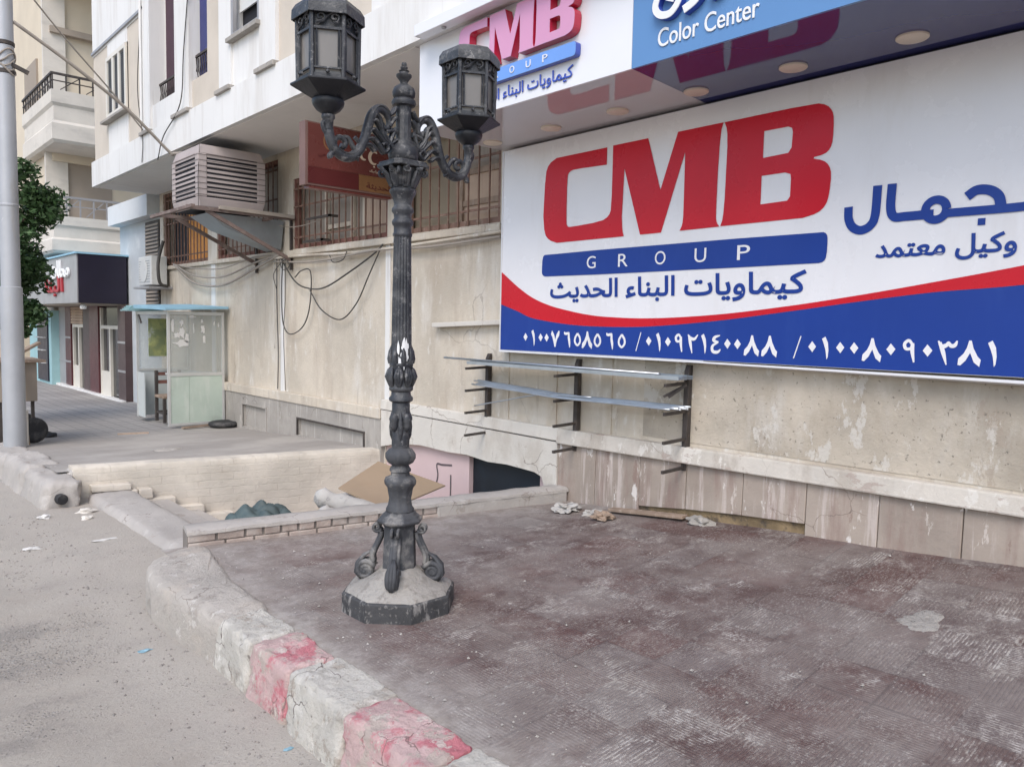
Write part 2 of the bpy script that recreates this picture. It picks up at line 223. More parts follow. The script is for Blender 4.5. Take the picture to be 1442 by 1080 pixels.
def tile_material():
    Mt, nt, p = newmat('ribbed maroon paving tiles')
    v = mapping(nt, (1 / .3,) * 3, (0, 0, R(-1.5)))
    sx = nt.nodes.new('ShaderNodeSeparateXYZ'); nt.links.new(v, sx.inputs[0]); x, y = sx.outputs[0], sx.outputs[1]
    fx, fy = mth(nt, 'FLOOR', x), mth(nt, 'FLOOR', y)
    par = mth(nt, 'MODULO', mth(nt, 'ABSOLUTE', mth(nt, 'ADD', fx, fy)), 2.0)
    cb = nt.nodes.new('ShaderNodeCombineXYZ'); nt.links.new(fx, cb.inputs[0]); nt.links.new(fy, cb.inputs[1])
    wn = nt.nodes.new('ShaderNodeTexWhiteNoise'); wn.noise_dimensions = '2D'; nt.links.new(cb.outputs[0], wn.inputs['Vector'])
    t = mth(nt, 'ADD', mth(nt, 'MULTIPLY', x, par), mth(nt, 'MULTIPLY', y, mth(nt, 'SUBTRACT', 1.0, par)))
    rib = mth(nt, 'ADD', mth(nt, 'MULTIPLY', mth(nt, 'SINE', mth(nt, 'MULTIPLY', t, 2 * math.pi * 17)), .5), .5)
    ex = mth(nt, 'PINGPONG', x, .5); ey = mth(nt, 'PINGPONG', y, .5)
    joint = mth(nt, 'SUBTRACT', 1.0, ramp(nt, mth(nt, 'MINIMUM', ex, ey), .008, .03))
    groove = mth(nt, 'MAXIMUM', mth(nt, 'SUBTRACT', 1.0, ramp(nt, rib, .15, .6)), joint)
    rv = wn.outputs[0]
    base = mixc(nt, ramp(nt, tex(nt, 2.2, 8, .7), .4, .62), (.088, .052, .048), (.155, .115, .105))
    base = mixc(nt, mth(nt, 'MULTIPLY', ramp(nt, rv, .5, .9), .38), base, (.112, .05, .045))            # redder tiles
    base = mixc(nt, mth(nt, 'MULTIPLY', mth(nt, 'SUBTRACT', 1.0, ramp(nt, rv, .05, .45)), .4), base, (.17, .15, .145))   # greyer worn tiles
    base = mixc(nt, mth(nt, 'MULTIPLY', mth(nt, 'LESS_THAN', rv, .012), .6), base, (.26, .24, .225))     # cement repairs
    base = mixc(nt, mth(nt, 'MULTIPLY', ramp(nt, tex(nt, (.9, .7, 1), 9, .72), .42, .58), .72), base, (.185, .155, .142))
    base = mixc(nt, mth(nt, 'MULTIPLY', mth(nt, 'MULTIPLY', joint, ramp(nt, tex(nt, 2.6, 5), .42, .56)), .5), base, (.06, .045, .045))
    base = mixc(nt, mth(nt, 'MULTIPLY', ramp(nt, tex(nt, 38, 8, .8), .5, .66), .5), base, (.07, .05, .05))
    tc = nt.nodes.new('ShaderNodeTexCoord'); s2 = nt.nodes.new('ShaderNodeSeparateXYZ'); nt.links.new(tc.outputs['Object'], s2.inputs[0])
    near = mth(nt, 'SUBTRACT', 1.0, ramp(nt, mth(nt, 'ADD', s2.outputs[0], mth(nt, 'MULTIPLY', tex(nt, 2.5, 8, .65), 1.3)), 2.35, 3.15))
    far = ramp(nt, mth(nt, 'ADD', s2.outputs[1], mth(nt, 'MULTIPLY', tex(nt, 2.0, 8, .65), 1.8)), 4.9, 6.1)
    zone = mth(nt, 'MAXIMUM', near, far)
    patch = ramp(nt, mth(nt, 'ADD', tex(nt, (2.1, 3.2, 1), 10, .78), mth(nt, 'MULTIPLY', mth(nt, 'SUBTRACT', rv, .5), -.045)), .5, .6)
    broken = ramp(nt, tex(nt, (30, 30, 30), 6, .7), .4, .58)
    inrib = mth(nt, 'MULTIPLY', mth(nt, 'MULTIPLY', groove, broken), mth(nt, 'MAXIMUM', patch, mth(nt, 'MULTIPLY', zone, .7)))
    scuff = mth(nt, 'MULTIPLY', ramp(nt, tex(nt, (22, 40, 22), 13, .88), .515, .55), mth(nt, 'MAXIMUM', mth(nt, 'MULTIPLY', patch, .75), mth(nt, 'MULTIPLY', zone, .8)))
    crumbs = mth(nt, 'MULTIPLY', ramp(nt, tex(nt, 75, 3, .6), .66, .7), ramp(nt, tex(nt, 1.7, 5), .45, .65))
    film = mth(nt, 'ADD', mth(nt, 'MULTIPLY', mth(nt, 'MAXIMUM', zone, mth(nt, 'MULTIPLY', patch, .15)), .4), mth(nt, 'MULTIPLY', ramp(nt, tex(nt, 1.1, 9, .7), .4, .62), .16))
    fine = mth(nt, 'MULTIPLY', mth(nt, 'MULTIPLY', ramp(nt, tex(nt, (45, 80, 45), 12, .85), .52, .56), ramp(nt, tex(nt, 3.1, 6), .38, .55)), .6)
    scuff = mth(nt, 'MAXIMUM', scuff, fine)
    fac = mth(nt, 'MINIMUM', mth(nt, 'MAXIMUM', mth(nt, 'MAXIMUM', inrib, scuff), mth(nt, 'MAXIMUM', film, crumbs)), 1.0)
    kerbside = mth(nt, 'SUBTRACT', 1.0, ramp(nt, mth(nt, 'ADD', s2.outputs[0], mth(nt, 'MULTIPLY', tex(nt, 5, 8, .7), .5)), 2.02, 2.28))
    fac = mth(nt, 'MAXIMUM', fac, mth(nt, 'MULTIPLY', kerbside, .85))
    c = mixc(nt, mth(nt, 'MULTIPLY', fac, .88), base, mixc(nt, ramp(nt, tex(nt, 6, 8, .7), .4, .6), (.35, .318, .282), (.48, .45, .412)))
    nt.links.new(c, p.inputs['Base Color'])
    p.inputs['Specular IOR Level'].default_value = .35
    nt.links.new(mth(nt, 'ADD', mth(nt, 'MULTIPLY', fac, .3), .6), p.inputs['Roughness'])
    h = mth(nt, 'ADD', mth(nt, 'MULTIPLY', mth(nt, 'MULTIPLY', mth(nt, 'SUBTRACT', 1.0, groove), mth(nt, 'SUBTRACT', 1.0, mth(nt, 'MULTIPLY', film, 2.0))), .5), mth(nt, 'MULTIPLY', tex(nt, 30, 9, .75), 1.0))
    b = nt.nodes.new('ShaderNodeBump'); b.inputs['Strength'].default_value = .55; b.inputs['Distance'].default_value = .006
    nt.links.new(h, b.inputs['Height']); nt.links.new(b.outputs[0], p.inputs['Normal'])
    return Mt
M['tile'] = tile_material()
def paver_material():
    Mt, nt, p = newmat('far grey pavers under dust')
    v = mapping(nt, (1 / .22, 1 / .35, 1), (0, 0, 0))
    sx = nt.nodes.new('ShaderNodeSeparateXYZ'); nt.links.new(v, sx.inputs[0])
    j = mth(nt, 'MINIMUM', mth(nt, 'PINGPONG', sx.outputs[0], .5), mth(nt, 'PINGPONG', sx.outputs[1], .5))
    j = mth(nt, 'SUBTRACT', 1.0, ramp(nt, j, .03, .1))
    base = mixc(nt, ramp(nt, tex(nt, .5), .35, .65), (.26, .243, .23), (.36, .338, .315))
    base = mixc(nt, mth(nt, 'MULTIPLY', j, .6), base, (.15, .145, .145))
    tc = nt.nodes.new('ShaderNodeTexCoord'); s2 = nt.nodes.new('ShaderNodeSeparateXYZ'); nt.links.new(tc.outputs['Object'], s2.inputs[0])
    dust = mth(nt, 'SUBTRACT', 1.0, ramp(nt, mth(nt, 'ADD', s2.outputs[1], mth(nt, 'MULTIPLY', tex(nt, .7), 4.0)), 13.0, 16.5))
    c = mixc(nt, mth(nt, 'MULTIPLY', dust, .88), base, mixc(nt, ramp(nt, tex(nt, (.7, 1.3, 1), 7), .4, .65), (.3, .275, .25), (.4, .37, .335)))
    c = mixc(nt, mth(nt, 'MULTIPLY', ramp(nt, tex(nt, 12, 8, .75), .55, .7), .35), c, (.18, .165, .15))
    nt.links.new(c, p.inputs['Base Color']); p.inputs['Roughness'].default_value = .9
    b = nt.nodes.new('ShaderNodeBump'); b.inputs['Strength'].default_value = .4; b.inputs['Distance'].default_value = .01
    nt.links.new(tex(nt, 25, 8, .7), b.inputs['Height']); nt.links.new(b.outputs[0], p.inputs['Normal'])
    return Mt
M['paver'] = paver_material()

# ---------------------------------------------------------------- mesh helpers
class MB:
    def __init__(s): s.v = []; s.f = []
    def add(s, vs, fs):
        o = len(s.v); s.v += [tuple(v) for v in vs]; s.f += [tuple(i + o for i in f) for f in fs]; return s
    def box(s, x0, x1, y0, y1, z0, z1):
        return s.add([(x0, y0, z0), (x1, y0, z0), (x1, y1, z0), (x0, y1, z0), (x0, y0, z1), (x1, y0, z1), (x1, y1, z1), (x0, y1, z1)],
                     [(0, 3, 2, 1), (4, 5, 6, 7), (0, 1, 5, 4), (1, 2, 6, 5), (2, 3, 7, 6), (3, 0, 4, 7)])
    def hexa(s, b, t):      # eight corners: bottom ring, top ring
        return s.add(list(b) + list(t), [(3, 2, 1, 0), (4, 5, 6, 7), (0, 1, 5, 4), (1, 2, 6, 5), (2, 3, 7, 6), (3, 0, 4, 7)])
    def bar(s, a, b, w, h, up=(0, 0, 1)):
        a, b = Vector(a), Vector(b); d = (b - a).normalized(); up = Vector(up)
        if abs(d.dot(up)) > .98: up = Vector((1, 0, 0))
        x = d.cross(up).normalized(); y = x.cross(d)
        q = [x * (sx * w / 2) + y * (sy * h / 2) for sx, sy in ((-1, -1), (1, -1), (1, 1), (-1, 1))]
        return s.hexa([a + k for k in q], [b + k for k in q])
    def tube(s, pts, r, n=8, cap=True):
        pts = [Vector(p) for p in pts]; k = len(pts)
        rs = r if isinstance(r, (list, tuple)) else [r] * k
        vs = []; fs = []; prev = None
        for i, p in enumerate(pts):
            d = (pts[min(i + 1, k - 1)] - pts[max(i - 1, 0)]).normalized()
            if prev is None:
                u = d.cross(Vector((0, 0, 1)) if abs(d.z) < .9 else Vector((1, 0, 0))).normalized()
            else:
                u = (prev - d * prev.dot(d)).normalized()
            prev = u; v = d.cross(u)
            for j in range(n):
                a = 2 * math.pi * j / n; vs.append(p + (u * math.cos(a) + v * math.sin(a)) * rs[i])
        for i in range(k - 1):
            for j in range(n): fs.append((i * n + j, i * n + (j + 1) % n, (i + 1) * n + (j + 1) % n, (i + 1) * n + j))
        if cap: fs += [tuple(range(n - 1, -1, -1)), tuple(range((k - 1) * n, k * n))]
        return s.add(vs, fs)
    def lathe(s, prof, c=(0, 0, 0), n=24, ph=0, mod=None):
        vs = []; fs = []; k = len(prof)
        for i, (r, z) in enumerate(prof):
            for j in range(n):
                a = 2 * math.pi * j / n + ph; rr = max(r, .0005)
                if mod: rr *= mod(a, z)
                vs.append((c[0] + rr * math.cos(a), c[1] + rr * math.sin(a), c[2] + z))
        for i in range(k - 1):
            for j in range(n): fs.append((i * n + j, i * n + (j + 1) % n, (i + 1) * n + (j + 1) % n, (i + 1) * n + j))
        fs += [tuple(range(n - 1, -1, -1)), tuple(range((k - 1) * n, k * n))]
        return s.add(vs, fs)
    def prism(s, poly, t0, t1, f):   # poly of (a, b); f(a, b, t) -> point
        n = len(poly)
        return s.add([f(a, b, t0) for a, b in poly] + [f(a, b, t1) for a, b in poly],
                     [tuple(range(n - 1, -1, -1)), tuple(range(n, 2 * n))] + [(i, (i + 1) % n, n + (i + 1) % n, n + i) for i in range(n)])
    def grid(s, xs, ys, f, skip=None):
        nx = len(xs); vs = [f(x, y) for y in ys for x in xs]; fs = []
        for j in range(len(ys) - 1):
            for i in range(nx - 1):
                if skip and skip((xs[i] + xs[i + 1]) / 2, (ys[j] + ys[j + 1]) / 2): continue
                fs.append((j * nx + i, j * nx + i + 1, (j + 1) * nx + i + 1, (j + 1) * nx + i))
        return s.add(vs, fs)
    def build(s, name, m, parent=None, smooth=False, bevel=0, fix=True, auto=None):
        me = bpy.data.meshes.new(name); me.from_pydata(s.v, [], s.f); me.validate()
        if fix:
            b = bmesh.new(); b.from_mesh(me); bmesh.ops.recalc_face_normals(b, faces=b.faces); b.to_mesh(me); b.free()
        me.materials.append(M[m] if isinstance(m, str) else m)
        o = bpy.data.objects.new(name, me); COL.objects.link(o)
        if parent: o.parent = parent; o.matrix_parent_inverse = parent.matrix_basis.inverted()
        if smooth:
            if auto: me.shade_smooth(); me.set_sharp_from_angle(angle=R(auto))
            else:
                for p in me.polygons: p.use_smooth = True
        if bevel:
            bv = o.modifiers.new('bevel', 'BEVEL'); bv.width = bevel; bv.segments = 2; bv.limit_method = 'ANGLE'; bv.angle_limit = R(35)
        return o
def tag(o, label, cat, group=None):
    o['label'] = label; o['category'] = cat
    if group: o['group'] = group
    return o
def thing(name, label, cat, loc=(0, 0, 0), group=None):
    o = bpy.data.objects.new(name, None); o.location = loc; o.empty_display_size = .1; COL.objects.link(o)
    bpy.context.view_layer.update()
    return tag(o, label, cat, group)
def struct(o): o['kind'] = 'structure'; return o
def lerp_z(y, tab):
    if y <= tab[0][0]: return tab[0][1]
    for (a, za), (b, zb) in zip(tab, tab[1:]):
        if y <= b: return za + (zb - za) * (y - a) / (b - a)
    return tab[-1][1]
def smooth_path(pts, k=6):
    pts = [Vector(p) for p in pts]; out = []
    P = [pts[0] * 2 - pts[1]] + pts + [pts[-1] * 2 - pts[-2]]
    for i in range(1, len(P) - 2):
        a, b, c, d = P[i - 1:i + 3]
        for q in range(k):
            t = q / k
            out.append(.5 * ((2 * b) + (c - a) * t + (2 * a - 5 * b + 4 * c - d) * t * t + (3 * b - a - 3 * c + d) * t ** 3))
    out.append(pts[-1]); return out
def onwall(u0, x):           # local (u along the wall to the right, v up, t out of the wall) -> world
    return lambda u, v, t: (x - t, u0 - u, v)
# ---------------------------------------------------------------- lettering
AR = {'ا': (0xFE8D, 0xFE8E), 'ب': (0xFE8F,), 'ت': (0xFE95,), 'ث': (0xFE99,), 'ج': (0xFE9D,), 'ح': (0xFEA1,), 'د': (0xFEA9, 0xFEAA), 'ر': (0xFEAD, 0xFEAE), 'س': (0xFEB1,),
      'ع': (0xFEC9,), 'ك': (0xFED9,), 'ل': (0xFEDD,), 'م': (0xFEE1,), 'ن': (0xFEE5,), 'و': (0xFEED, 0xFEEE), 'ي': (0xFEF1,), 'ة': (0xFE93, 0xFE94), 'ء': (0xFE80,)}
def shape(wd):
    out = []
    dual = lambda c: c in AR and len(AR[c]) == 1 and c != 'ء'
    for i, ch in enumerate(wd):
        if ch not in AR: out.append(ch); continue
        f = AR[ch]; prev = i > 0 and dual(wd[i - 1]); nxt = i + 1 < len(wd) and wd[i + 1] in AR and wd[i + 1] != 'ء'
        if dual(ch): out.append(chr(f[0] + (3 if prev and nxt else 1 if prev else 2 if nxt else 0)))
        else: out.append(chr(f[0] + (1 if prev and ch != 'ء' else 0)))
    return ''.join(reversed(out))
def area(p): return sum(a.x * b.y - b.x * a.y for a, b in zip(p, p[1:] + p[:1])) / 2
def inside(q, p):
    c = False
    for a, b in zip(p, p[1:] + p[:1]):
        if (a.y > q.y) != (b.y > q.y) and q.x < (b.x - a.x) * (q.y - a.y) / (b.y - a.y) + a.x: c = not c
    return c
def contours(txt, bold=0.0, res=5):
    cu = bpy.data.curves.new('lettering', 'FONT'); cu.body = txt; cu.size = 1
    o = bpy.data.objects.new('lettering', cu); COL.objects.link(o); bpy.context.view_layer.update()
    c2 = o.to_curve(bpy.context.evaluated_depsgraph_get())
    loops = []
    for s in c2.splines:
        bp = s.bezier_points; pts = []
        for i in range(len(bp)):
            a, b = bp[i], bp[(i + 1) % len(bp)]
            for k in range(res):
                t = k / res; u = 1 - t
                pts.append((a.co * u ** 3 + a.handle_right * 3 * u * u * t + b.handle_left * 3 * u * t * t + b.co * t ** 3).to_2d())
        q = [pts[0]]
        for p in pts[1:]:
            if (p - q[-1]).length > 1e-4: q.append(p)
        if len(q) > 2 and (q[0] - q[-1]).length < 1e-4: q.pop()
        if len(q) > 2: loops.append(q)
    o.to_curve_clear(); bpy.data.objects.remove(o); bpy.data.curves.remove(cu)
    return loops
def grouped(loops):
    if not loops: return []
    big = max(loops, key=lambda p: abs(area(p))); sg = 1 if area(big) > 0 else -1
    outer = [p for p in loops if area(p) * sg > 0]; holes = [p for p in loops if area(p) * sg <= 0]
    g = [[o] for o in outer]
    for h in holes:
        c = [x for x in g if inside(h[0], x[0])]
        if c: min(c, key=lambda x: abs(area(x[0]))).append(h)
    return g
def fill2d(splines, ext, off=0.0):
    """verts, faces of one filled outline with holes, extruded from 0 to ext"""
    cu = bpy.data.curves.new('outline', 'CURVE'); cu.dimensions = '2D'; cu.fill_mode = 'BOTH'; cu.extrude = ext / 2; cu.bevel_depth = off; cu.bevel_resolution = 0
    for p in splines:
        s = cu.splines.new('POLY'); s.points.add(len(p) - 1); s.use_cyclic_u = True
        for i, q in enumerate(p): s.points[i].co = (q[0], q[1], 0, 1)
    o = bpy.data.objects.new('outline', cu); COL.objects.link(o); bpy.context.view_layer.update()
    me = bpy.data.meshes.new_from_object(o.evaluated_get(bpy.context.evaluated_depsgraph_get()))
    sq = (ext / 2) / (ext / 2 + off); v = [(x.co.x, x.co.y, x.co.z * sq + ext / 2) for x in me.vertices]; f = [tuple(p.vertices) for p in me.polygons]
    bpy.data.objects.remove(o); bpy.data.curves.remove(cu); bpy.data.meshes.remove(me)
    return v, f
def put(mb, v, f, fn): mb.add([fn(*p) for p in v], f)
def write(mb, txt, u0, u1, v0, v1, fn, ext=.002, bold=0.0, lift=0.0, keep=False):
    """fit the lettering txt into the box u0..u1, v0..v1 of the surface fn"""
    L = contours(txt)
    xs = [p.x for l in L for p in l]; ys = [p.y for l in L for p in l]
    sx = (u1 - u0) / (max(xs) - min(xs)); sy = (v1 - v0) / (max(ys) - min(ys))
    if keep: sx = sy = min(sx, sy)
    x0, y0 = min(xs), min(ys); n = 0
    for g in grouped(L):
        G = [[Vector((u0 + (p.x - x0) * sx, v0 + (p.y - y0) * sy)) for p in l] for l in g]
        v, f = fill2d(G, ext, bold); n += 1
        put(mb, v, f, lambda a, b, c, n=n: fn(a, b, c + lift + .00025 * (n % 5)))
def rounded(pts, keep=()):    # one pass of corner cutting on the short edges only
    out = []
    for i, p in enumerate(pts):
        a, b = Vector(pts[i - 1]), Vector(pts[(i + 1) % len(pts)]); q = Vector(p)
        if (a - q).length < .13 and (b - q).length < .13 or ((a - q).length < .1 or (b - q).length < .1) and (a - q).normalized().dot((q - b).normalized()) > .3:
            out += [tuple(q.lerp(a, .25)), tuple(q.lerp(b, .25))]
        else: out.append(tuple(p))
    return out
def ribbon(mb, pts, w, fn, ext=.002, lift=0.0, k=6):
    """a flat brush stroke along pts; w is one width or one for each point"""
    ws = w if isinstance(w, (list, tuple)) else [w] * len(pts)
    P = smooth_path([(a, b, c) for (a, b), c in zip(pts, ws)], k) if k > 1 else [Vector((a, b, c)) for (a, b), c in zip(pts, ws)]
    L = []; Rr = []
    for i, p in enumerate(P):
        d = (P[min(i + 1, len(P) - 1)] - P[max(i - 1, 0)]).to_2d()
        if d.length < 1e-9: continue
        d.normalize(); nrm = Vector((-d.y, d.x)) * p.z / 2
        L.append((p.x + nrm.x, p.y + nrm.y)); Rr.append((p.x - nrm.x, p.y - nrm.y))
    n = len(L)
    hh = [lift + 1.2e-5 * (i % len(L)) for i in range(2 * len(L))]
    vs = [fn(a, b, h) for (a, b), h in zip(L + Rr, hh)] + [fn(a, b, h + ext) for (a, b), h in zip(L + Rr, hh)]; fs = []
    for i in range(n - 1):
        a, b, c, d = i, i + 1, n + i + 1, n + i; o = 2 * n
        fs += [(a, b, c, d), (o + a, o + d, o + c, o + b), (a, o + a, o + b, b), (d, c, o + c, o + d)]
    fs += [(0, n, 3 * n, 2 * n), (n - 1, 3 * n - 1, 4 * n - 1, 2 * n - 1)]
    mb.add(vs, fs)
CM = [(0.783,1.144),(0.783,0.999),(0.404,1.012),(0.345,1.0),(0.318,0.962),(0.319,0.547),(0.334,0.512),(0.373,0.505),(0.736,0.523),(0.822,0.56),(0.85,0.623),(0.849,1.149),(1.22,1.149),(1.359,0.719),(1.512,1.15),(1.921,1.15),(1.898,1.084),(1.888,0.809),(1.884,0.463),(1.894,0.413),(1.919,0.383),(1.558,0.38),(1.583,0.422),(1.59,0.507),(1.586,0.985),(1.378,0.379),(1.167,0.379),(0.98,0.94),(0.967,0.547),(0.977,0.426),(0.995,0.378),(0.204,0.376),(0.102,0.407),(0.042,0.469),(0.021,0.634),(0.038,1.018),(0.079,1.103),(0.178,1.143)]
B0 = [(1.929,1.149),(2.635,1.15),(2.714,1.123),(2.754,1.076),(2.766,1.024),(2.767,0.886),(2.751,0.83),(2.715,0.799),(2.614,0.788),(2.709,0.759),(2.749,0.721),(2.768,0.661),(2.759,0.53),(2.74,0.459),(2.688,0.412),(2.579,0.388),(1.926,0.385),(1.947,0.441),(1.955,0.588),(1.961,0.961),(1.955,1.091)]
B1 = [(2.257,1.028),(2.441,1.028),(2.47,1.014),(2.478,0.986),(2.473,0.881),(2.45,0.847),(2.257,0.84)]
B2 = [(2.252,0.715),(2.432,0.715),(2.474,0.699),(2.479,0.668),(2.478,0.546),(2.458,0.518),(2.252,0.513)]
BAR = [(0.063,0.28),(2.726,0.284),(2.758,0.265),(2.764,0.228),(2.762,0.117),(2.744,0.081),(2.698,0.071),(0.069,0.069),(0.024,0.09),(0.017,0.121),(0.022,0.255)]
DIG = {  # bold reed pen numerals in a unit-high box, centred
    '٠': [(0, .3), (.2, .06), (.03, -.2), (-.17, .04)],
    '١': [(-.17, .42), (-.02, .52), (.11, .25), (.15, -.1), (.13, -.4), (.08, -.5), (.02, -.1), (-.06, .15)],
    '٨': [(-.03, .5), (.06, .5), (.14, .2), (.3, -.12), (.42, -.25), (.38, -.52), (.18, -.36), (.03, .02), (-.12, -.3), (-.3, -.5), (-.4, -.48), (-.38, -.22), (-.2, -.02), (-.09, .22)],
    '٧': [(.03, -.5), (-.06, -.5), (-.14, -.2), (-.26, .1), (-.38, .26), (-.3, .5), (-.14, .3), (.0, -.05), (.1, .28), (.27, .5), (.36, .46), (.32, .2), (.16, -.02), (.08, -.25)]}
def digit(mb, ch, u, v, h, fn, lift):
    if ch in DIG:
        mb.prism([(u + a * h, v + b * h) for a, b in DIG[ch]], lift, lift + .002, fn); return
    S = {'٥': [([(0, .36), (-.19, .1), (-.2, -.16), (0, -.34), (.2, -.16), (.19, .1), (0, .36)], .13)],
         '٦': [([(-.27, .44), (-.2, .33), (.1, .36)], [.06, .15, .16]), ([(.1, .42), (.11, .1), (.17, -.2), (.2, -.5)], [.1, .16, .15, .04])],
         '٩': [([(.14, .3), (.0, .44), (-.16, .3), (-.1, .1), (.1, .12), (.16, .32), (.16, .0), (.24, -.46)], [.1, .13, .13, .13, .12, .12, .15, .06])],
         '٢': [([(-.3, .46), (-.16, .28), (.1, .24), (.3, .46)], [.05, .17, .15, .05]), ([(-.24, .4), (-.14, .0), (-.02, -.5)], [.12, .16, .04])],
         '٣': [([(-.34, .46), (-.2, .24), (-.02, .3), (.04, .4), (.14, .27), (.28, .3), (.36, .48)], [.05, .17, .15, .1, .15, .15, .05]), ([(-.28, .4), (-.14, .0), (.0, -.5)], [.12, .16, .04])],
         '٤': [([(.22, .46), (-.06, .36), (-.14, .2), (.14, .1)], [.05, .15, .15, .11]), ([(.08, .1), (-.2, -.1), (-.16, -.36), (.12, -.38), (.28, -.24)], [.1, .14, .16, .15, .05])],
         '/': [([(-.16, -.52), (.16, .52)], .05)]}
    for i, (p, w) in enumerate(S[ch]):
        ws = [x * h for x in w] if isinstance(w, list) else w * h
        ribbon(mb, [(u + a * h, v + b * h) for a, b in p], ws, fn, .002, lift + .0004 * i)
# ================================================================ SETTING
def zt(x, y):
    t = min(max((4.9 - y) / 3.7, 0), 1.35); s = min(max((x - 1.85) / 3.35, 0), 1); return .28 * t * s * s
WALKZ = [(8, .05), (10, -.03), (12.4, -.15), (18.4, -.25), (30, -.3), (60, -.3)]
def zw(y): return lerp_z(y, WALKZ)
def zs(x, y):      # street level
    z = -.24 + (zw(max(y, 8)) - .05) * .8
    if x < 1.4: z -= min(.06, (1.4 - x) * .03)
    if abs(x) < 12 and abs(y) < 25:
        z += .018 * noise.noise(Vector((x * 1.3, y * 1.3, 0))) + .008 * noise.noise(Vector((x * 5, y * 5, 3)))
    return z
def rng(a, b, s):
    n = max(1, round((b - a) / s)); return [a + (b - a) * i / n for i in range(n + 1)]
PITX0, PITX1, PITY0, PITY1 = 2.1, 5.6, 5.05, 9.3
xs = [-90, -40, -20, -10, -6] + rng(-4, -1, .5) + rng(-.8, 2.1, .06) + rng(2.4, 5.6, .4) + [8, 15, 30, 60, 120]
ys = [-60, -30, -15, -8] + rng(-5, 0, .5) + rng(.2, 5.3, .06) + rng(5.38, 8.5, .08) + rng(8.7, 20, .25) + [24, 30, 40, 60, 100, 200]
g = MB().grid(xs, ys, lambda x, y: (x, y, zs(x, y)), lambda x, y: PITX0 < x < PITX1 and PITY0 < y < PITY1)
struct(g.build('street', 'street', smooth=True, fix=False))
def front(x): return 5.46 - .191 * (x - 1.9)             # front edge of the low brick curb
nx, ny = 70, 150
vs = []; fs = []
for j in range(ny + 1):
    for i in range(nx + 1):
        x = 1.74 + (5.25 - 1.74) * i / nx; y0 = -5; y = y0 + (front(x) + .05 - y0) * (j / ny) ** .8
        vs.append((x, y, zt(x, y) + .012 * noise.noise(Vector((x * 1.1, y * 1.1, 5))) + .004 * noise.noise(Vector((x * 6, y * 6, 1))) - .004))
        if i and j: a = j * (nx + 1) + i; fs.append((a - nx - 2, a - nx - 1, a, a - 1))
struct(MB().add(vs, fs).build('pavement', 'tile', smooth=True, fix=False))
def back(x): return 8.85 - .245 * (x - 1.93)             # front face of the white stairwell wall
vs = []; fs = []; nx, ny = 24, 110
for j in range(ny + 1):
    for i in range(nx + 1):
        x = 1.8 + (5.28 - 1.8) * i / nx; y = back(x) + .06 + (60 - back(x)) * (j / ny) ** 2.0
        vs.append((x, y, zw(y) + .015 * noise.noise(Vector((x * .9, y * .9, 8))) + .004 * noise.noise(Vector((x * 5, y * 5, 2)))))
        if i and j: a = j * (nx + 1) + i; fs.append((a - nx - 2, a - nx - 1, a, a - 1))
struct(MB().add(vs, fs).build('sidewalk', 'paver', smooth=True, fix=False))
struct(MB().box(1.9, 5.7, 4.6, 9.4, -1.5, -1.36).build('stairwell_floor', 'cement'))

def rough_block(x0, x1, y0, y1, z0, z1, seed, n=9, rad=.42, amp=.012, slope=0):
    """a worn stone: rounded edges, chipped faces"""
    b = bmesh.new(); bmesh.ops.create_cube(b, size=2); bmesh.ops.subdivide_edges(b, edges=b.edges, cuts=n, use_grid_fill=True)
    c = Vector(((x0 + x1) / 2, (y0 + y1) / 2, (z0 + z1) / 2)); h = Vector(((x1 - x0) / 2, (y1 - y0) / 2, (z1 - z0) / 2)); mb = MB()
    r = min(h) * rad
    for v in b.verts:
        q = Vector([v.co[i] * h[i] for i in range(3)])
        inner = Vector([max(-h[i] + r, min(h[i] - r, q[i])) for i in range(3)]); d = q - inner
        if d.length > 1e-6: q = inner + d.normalized() * min(r, max(abs(d.x), abs(d.y), abs(d.z)))
        w = c + q; k = Vector((seed * 3.7, seed * 1.3, 0))
        e = sum(1 for i in range(3) if abs(v.co[i]) > .86)          # edges chip more than faces
        w += noise.noise_vector(w * 5 + k) * amp * 1.1 + noise.noise_vector(w * 19 + k) * amp * .55 + noise.noise_vector(w * 45 + k) * amp * .45
        if e > 1: w -= d.normalized() * max(0, noise.noise(w * 11 + k)) * amp * 3.2 if d.length > 1e-6 else Vector()
        w.x -= slope * (z1 - w.z)
        v.co = w
    mb.add([v.co[:] for v in b.verts], [[v.index for v in f.verts] for f in b.faces]); b.free(); return mb

# ---- kerb stones along the tiled pavement
ks = [(3.6, 4.03, 'kerb', 'small cream painted kerb stone between the rounded corner and a pink stone'),
      (3.185, 3.605, 'kerbpink', 'pink painted kerb stone with a red drip, just below the lamp post'),
      (2.685, 3.19, 'kerb', 'long cracked cream kerb stone lying between two pink kerb stones'),
      (2.15, 2.69, 'kerbpink', 'pink kerb stone with blotchy red top at the bottom edge of the photo'),
      (1.6, 2.155, 'kerb', 'cream kerb stone nearest the viewer, mostly cut off by the photo edge')]
for i, (a, b, mm, lab) in enumerate(ks):
    o = rough_block(1.55, 1.825 + rnd.uniform(-.02, .02), a, b, -.4, .012, i + 1, n=30, rad=.2, amp=.01, slope=.12).build('kerb_stone', mm, smooth=True)
    tag(o, lab, 'kerb stone', 'kerb stones along the tiled pavement')
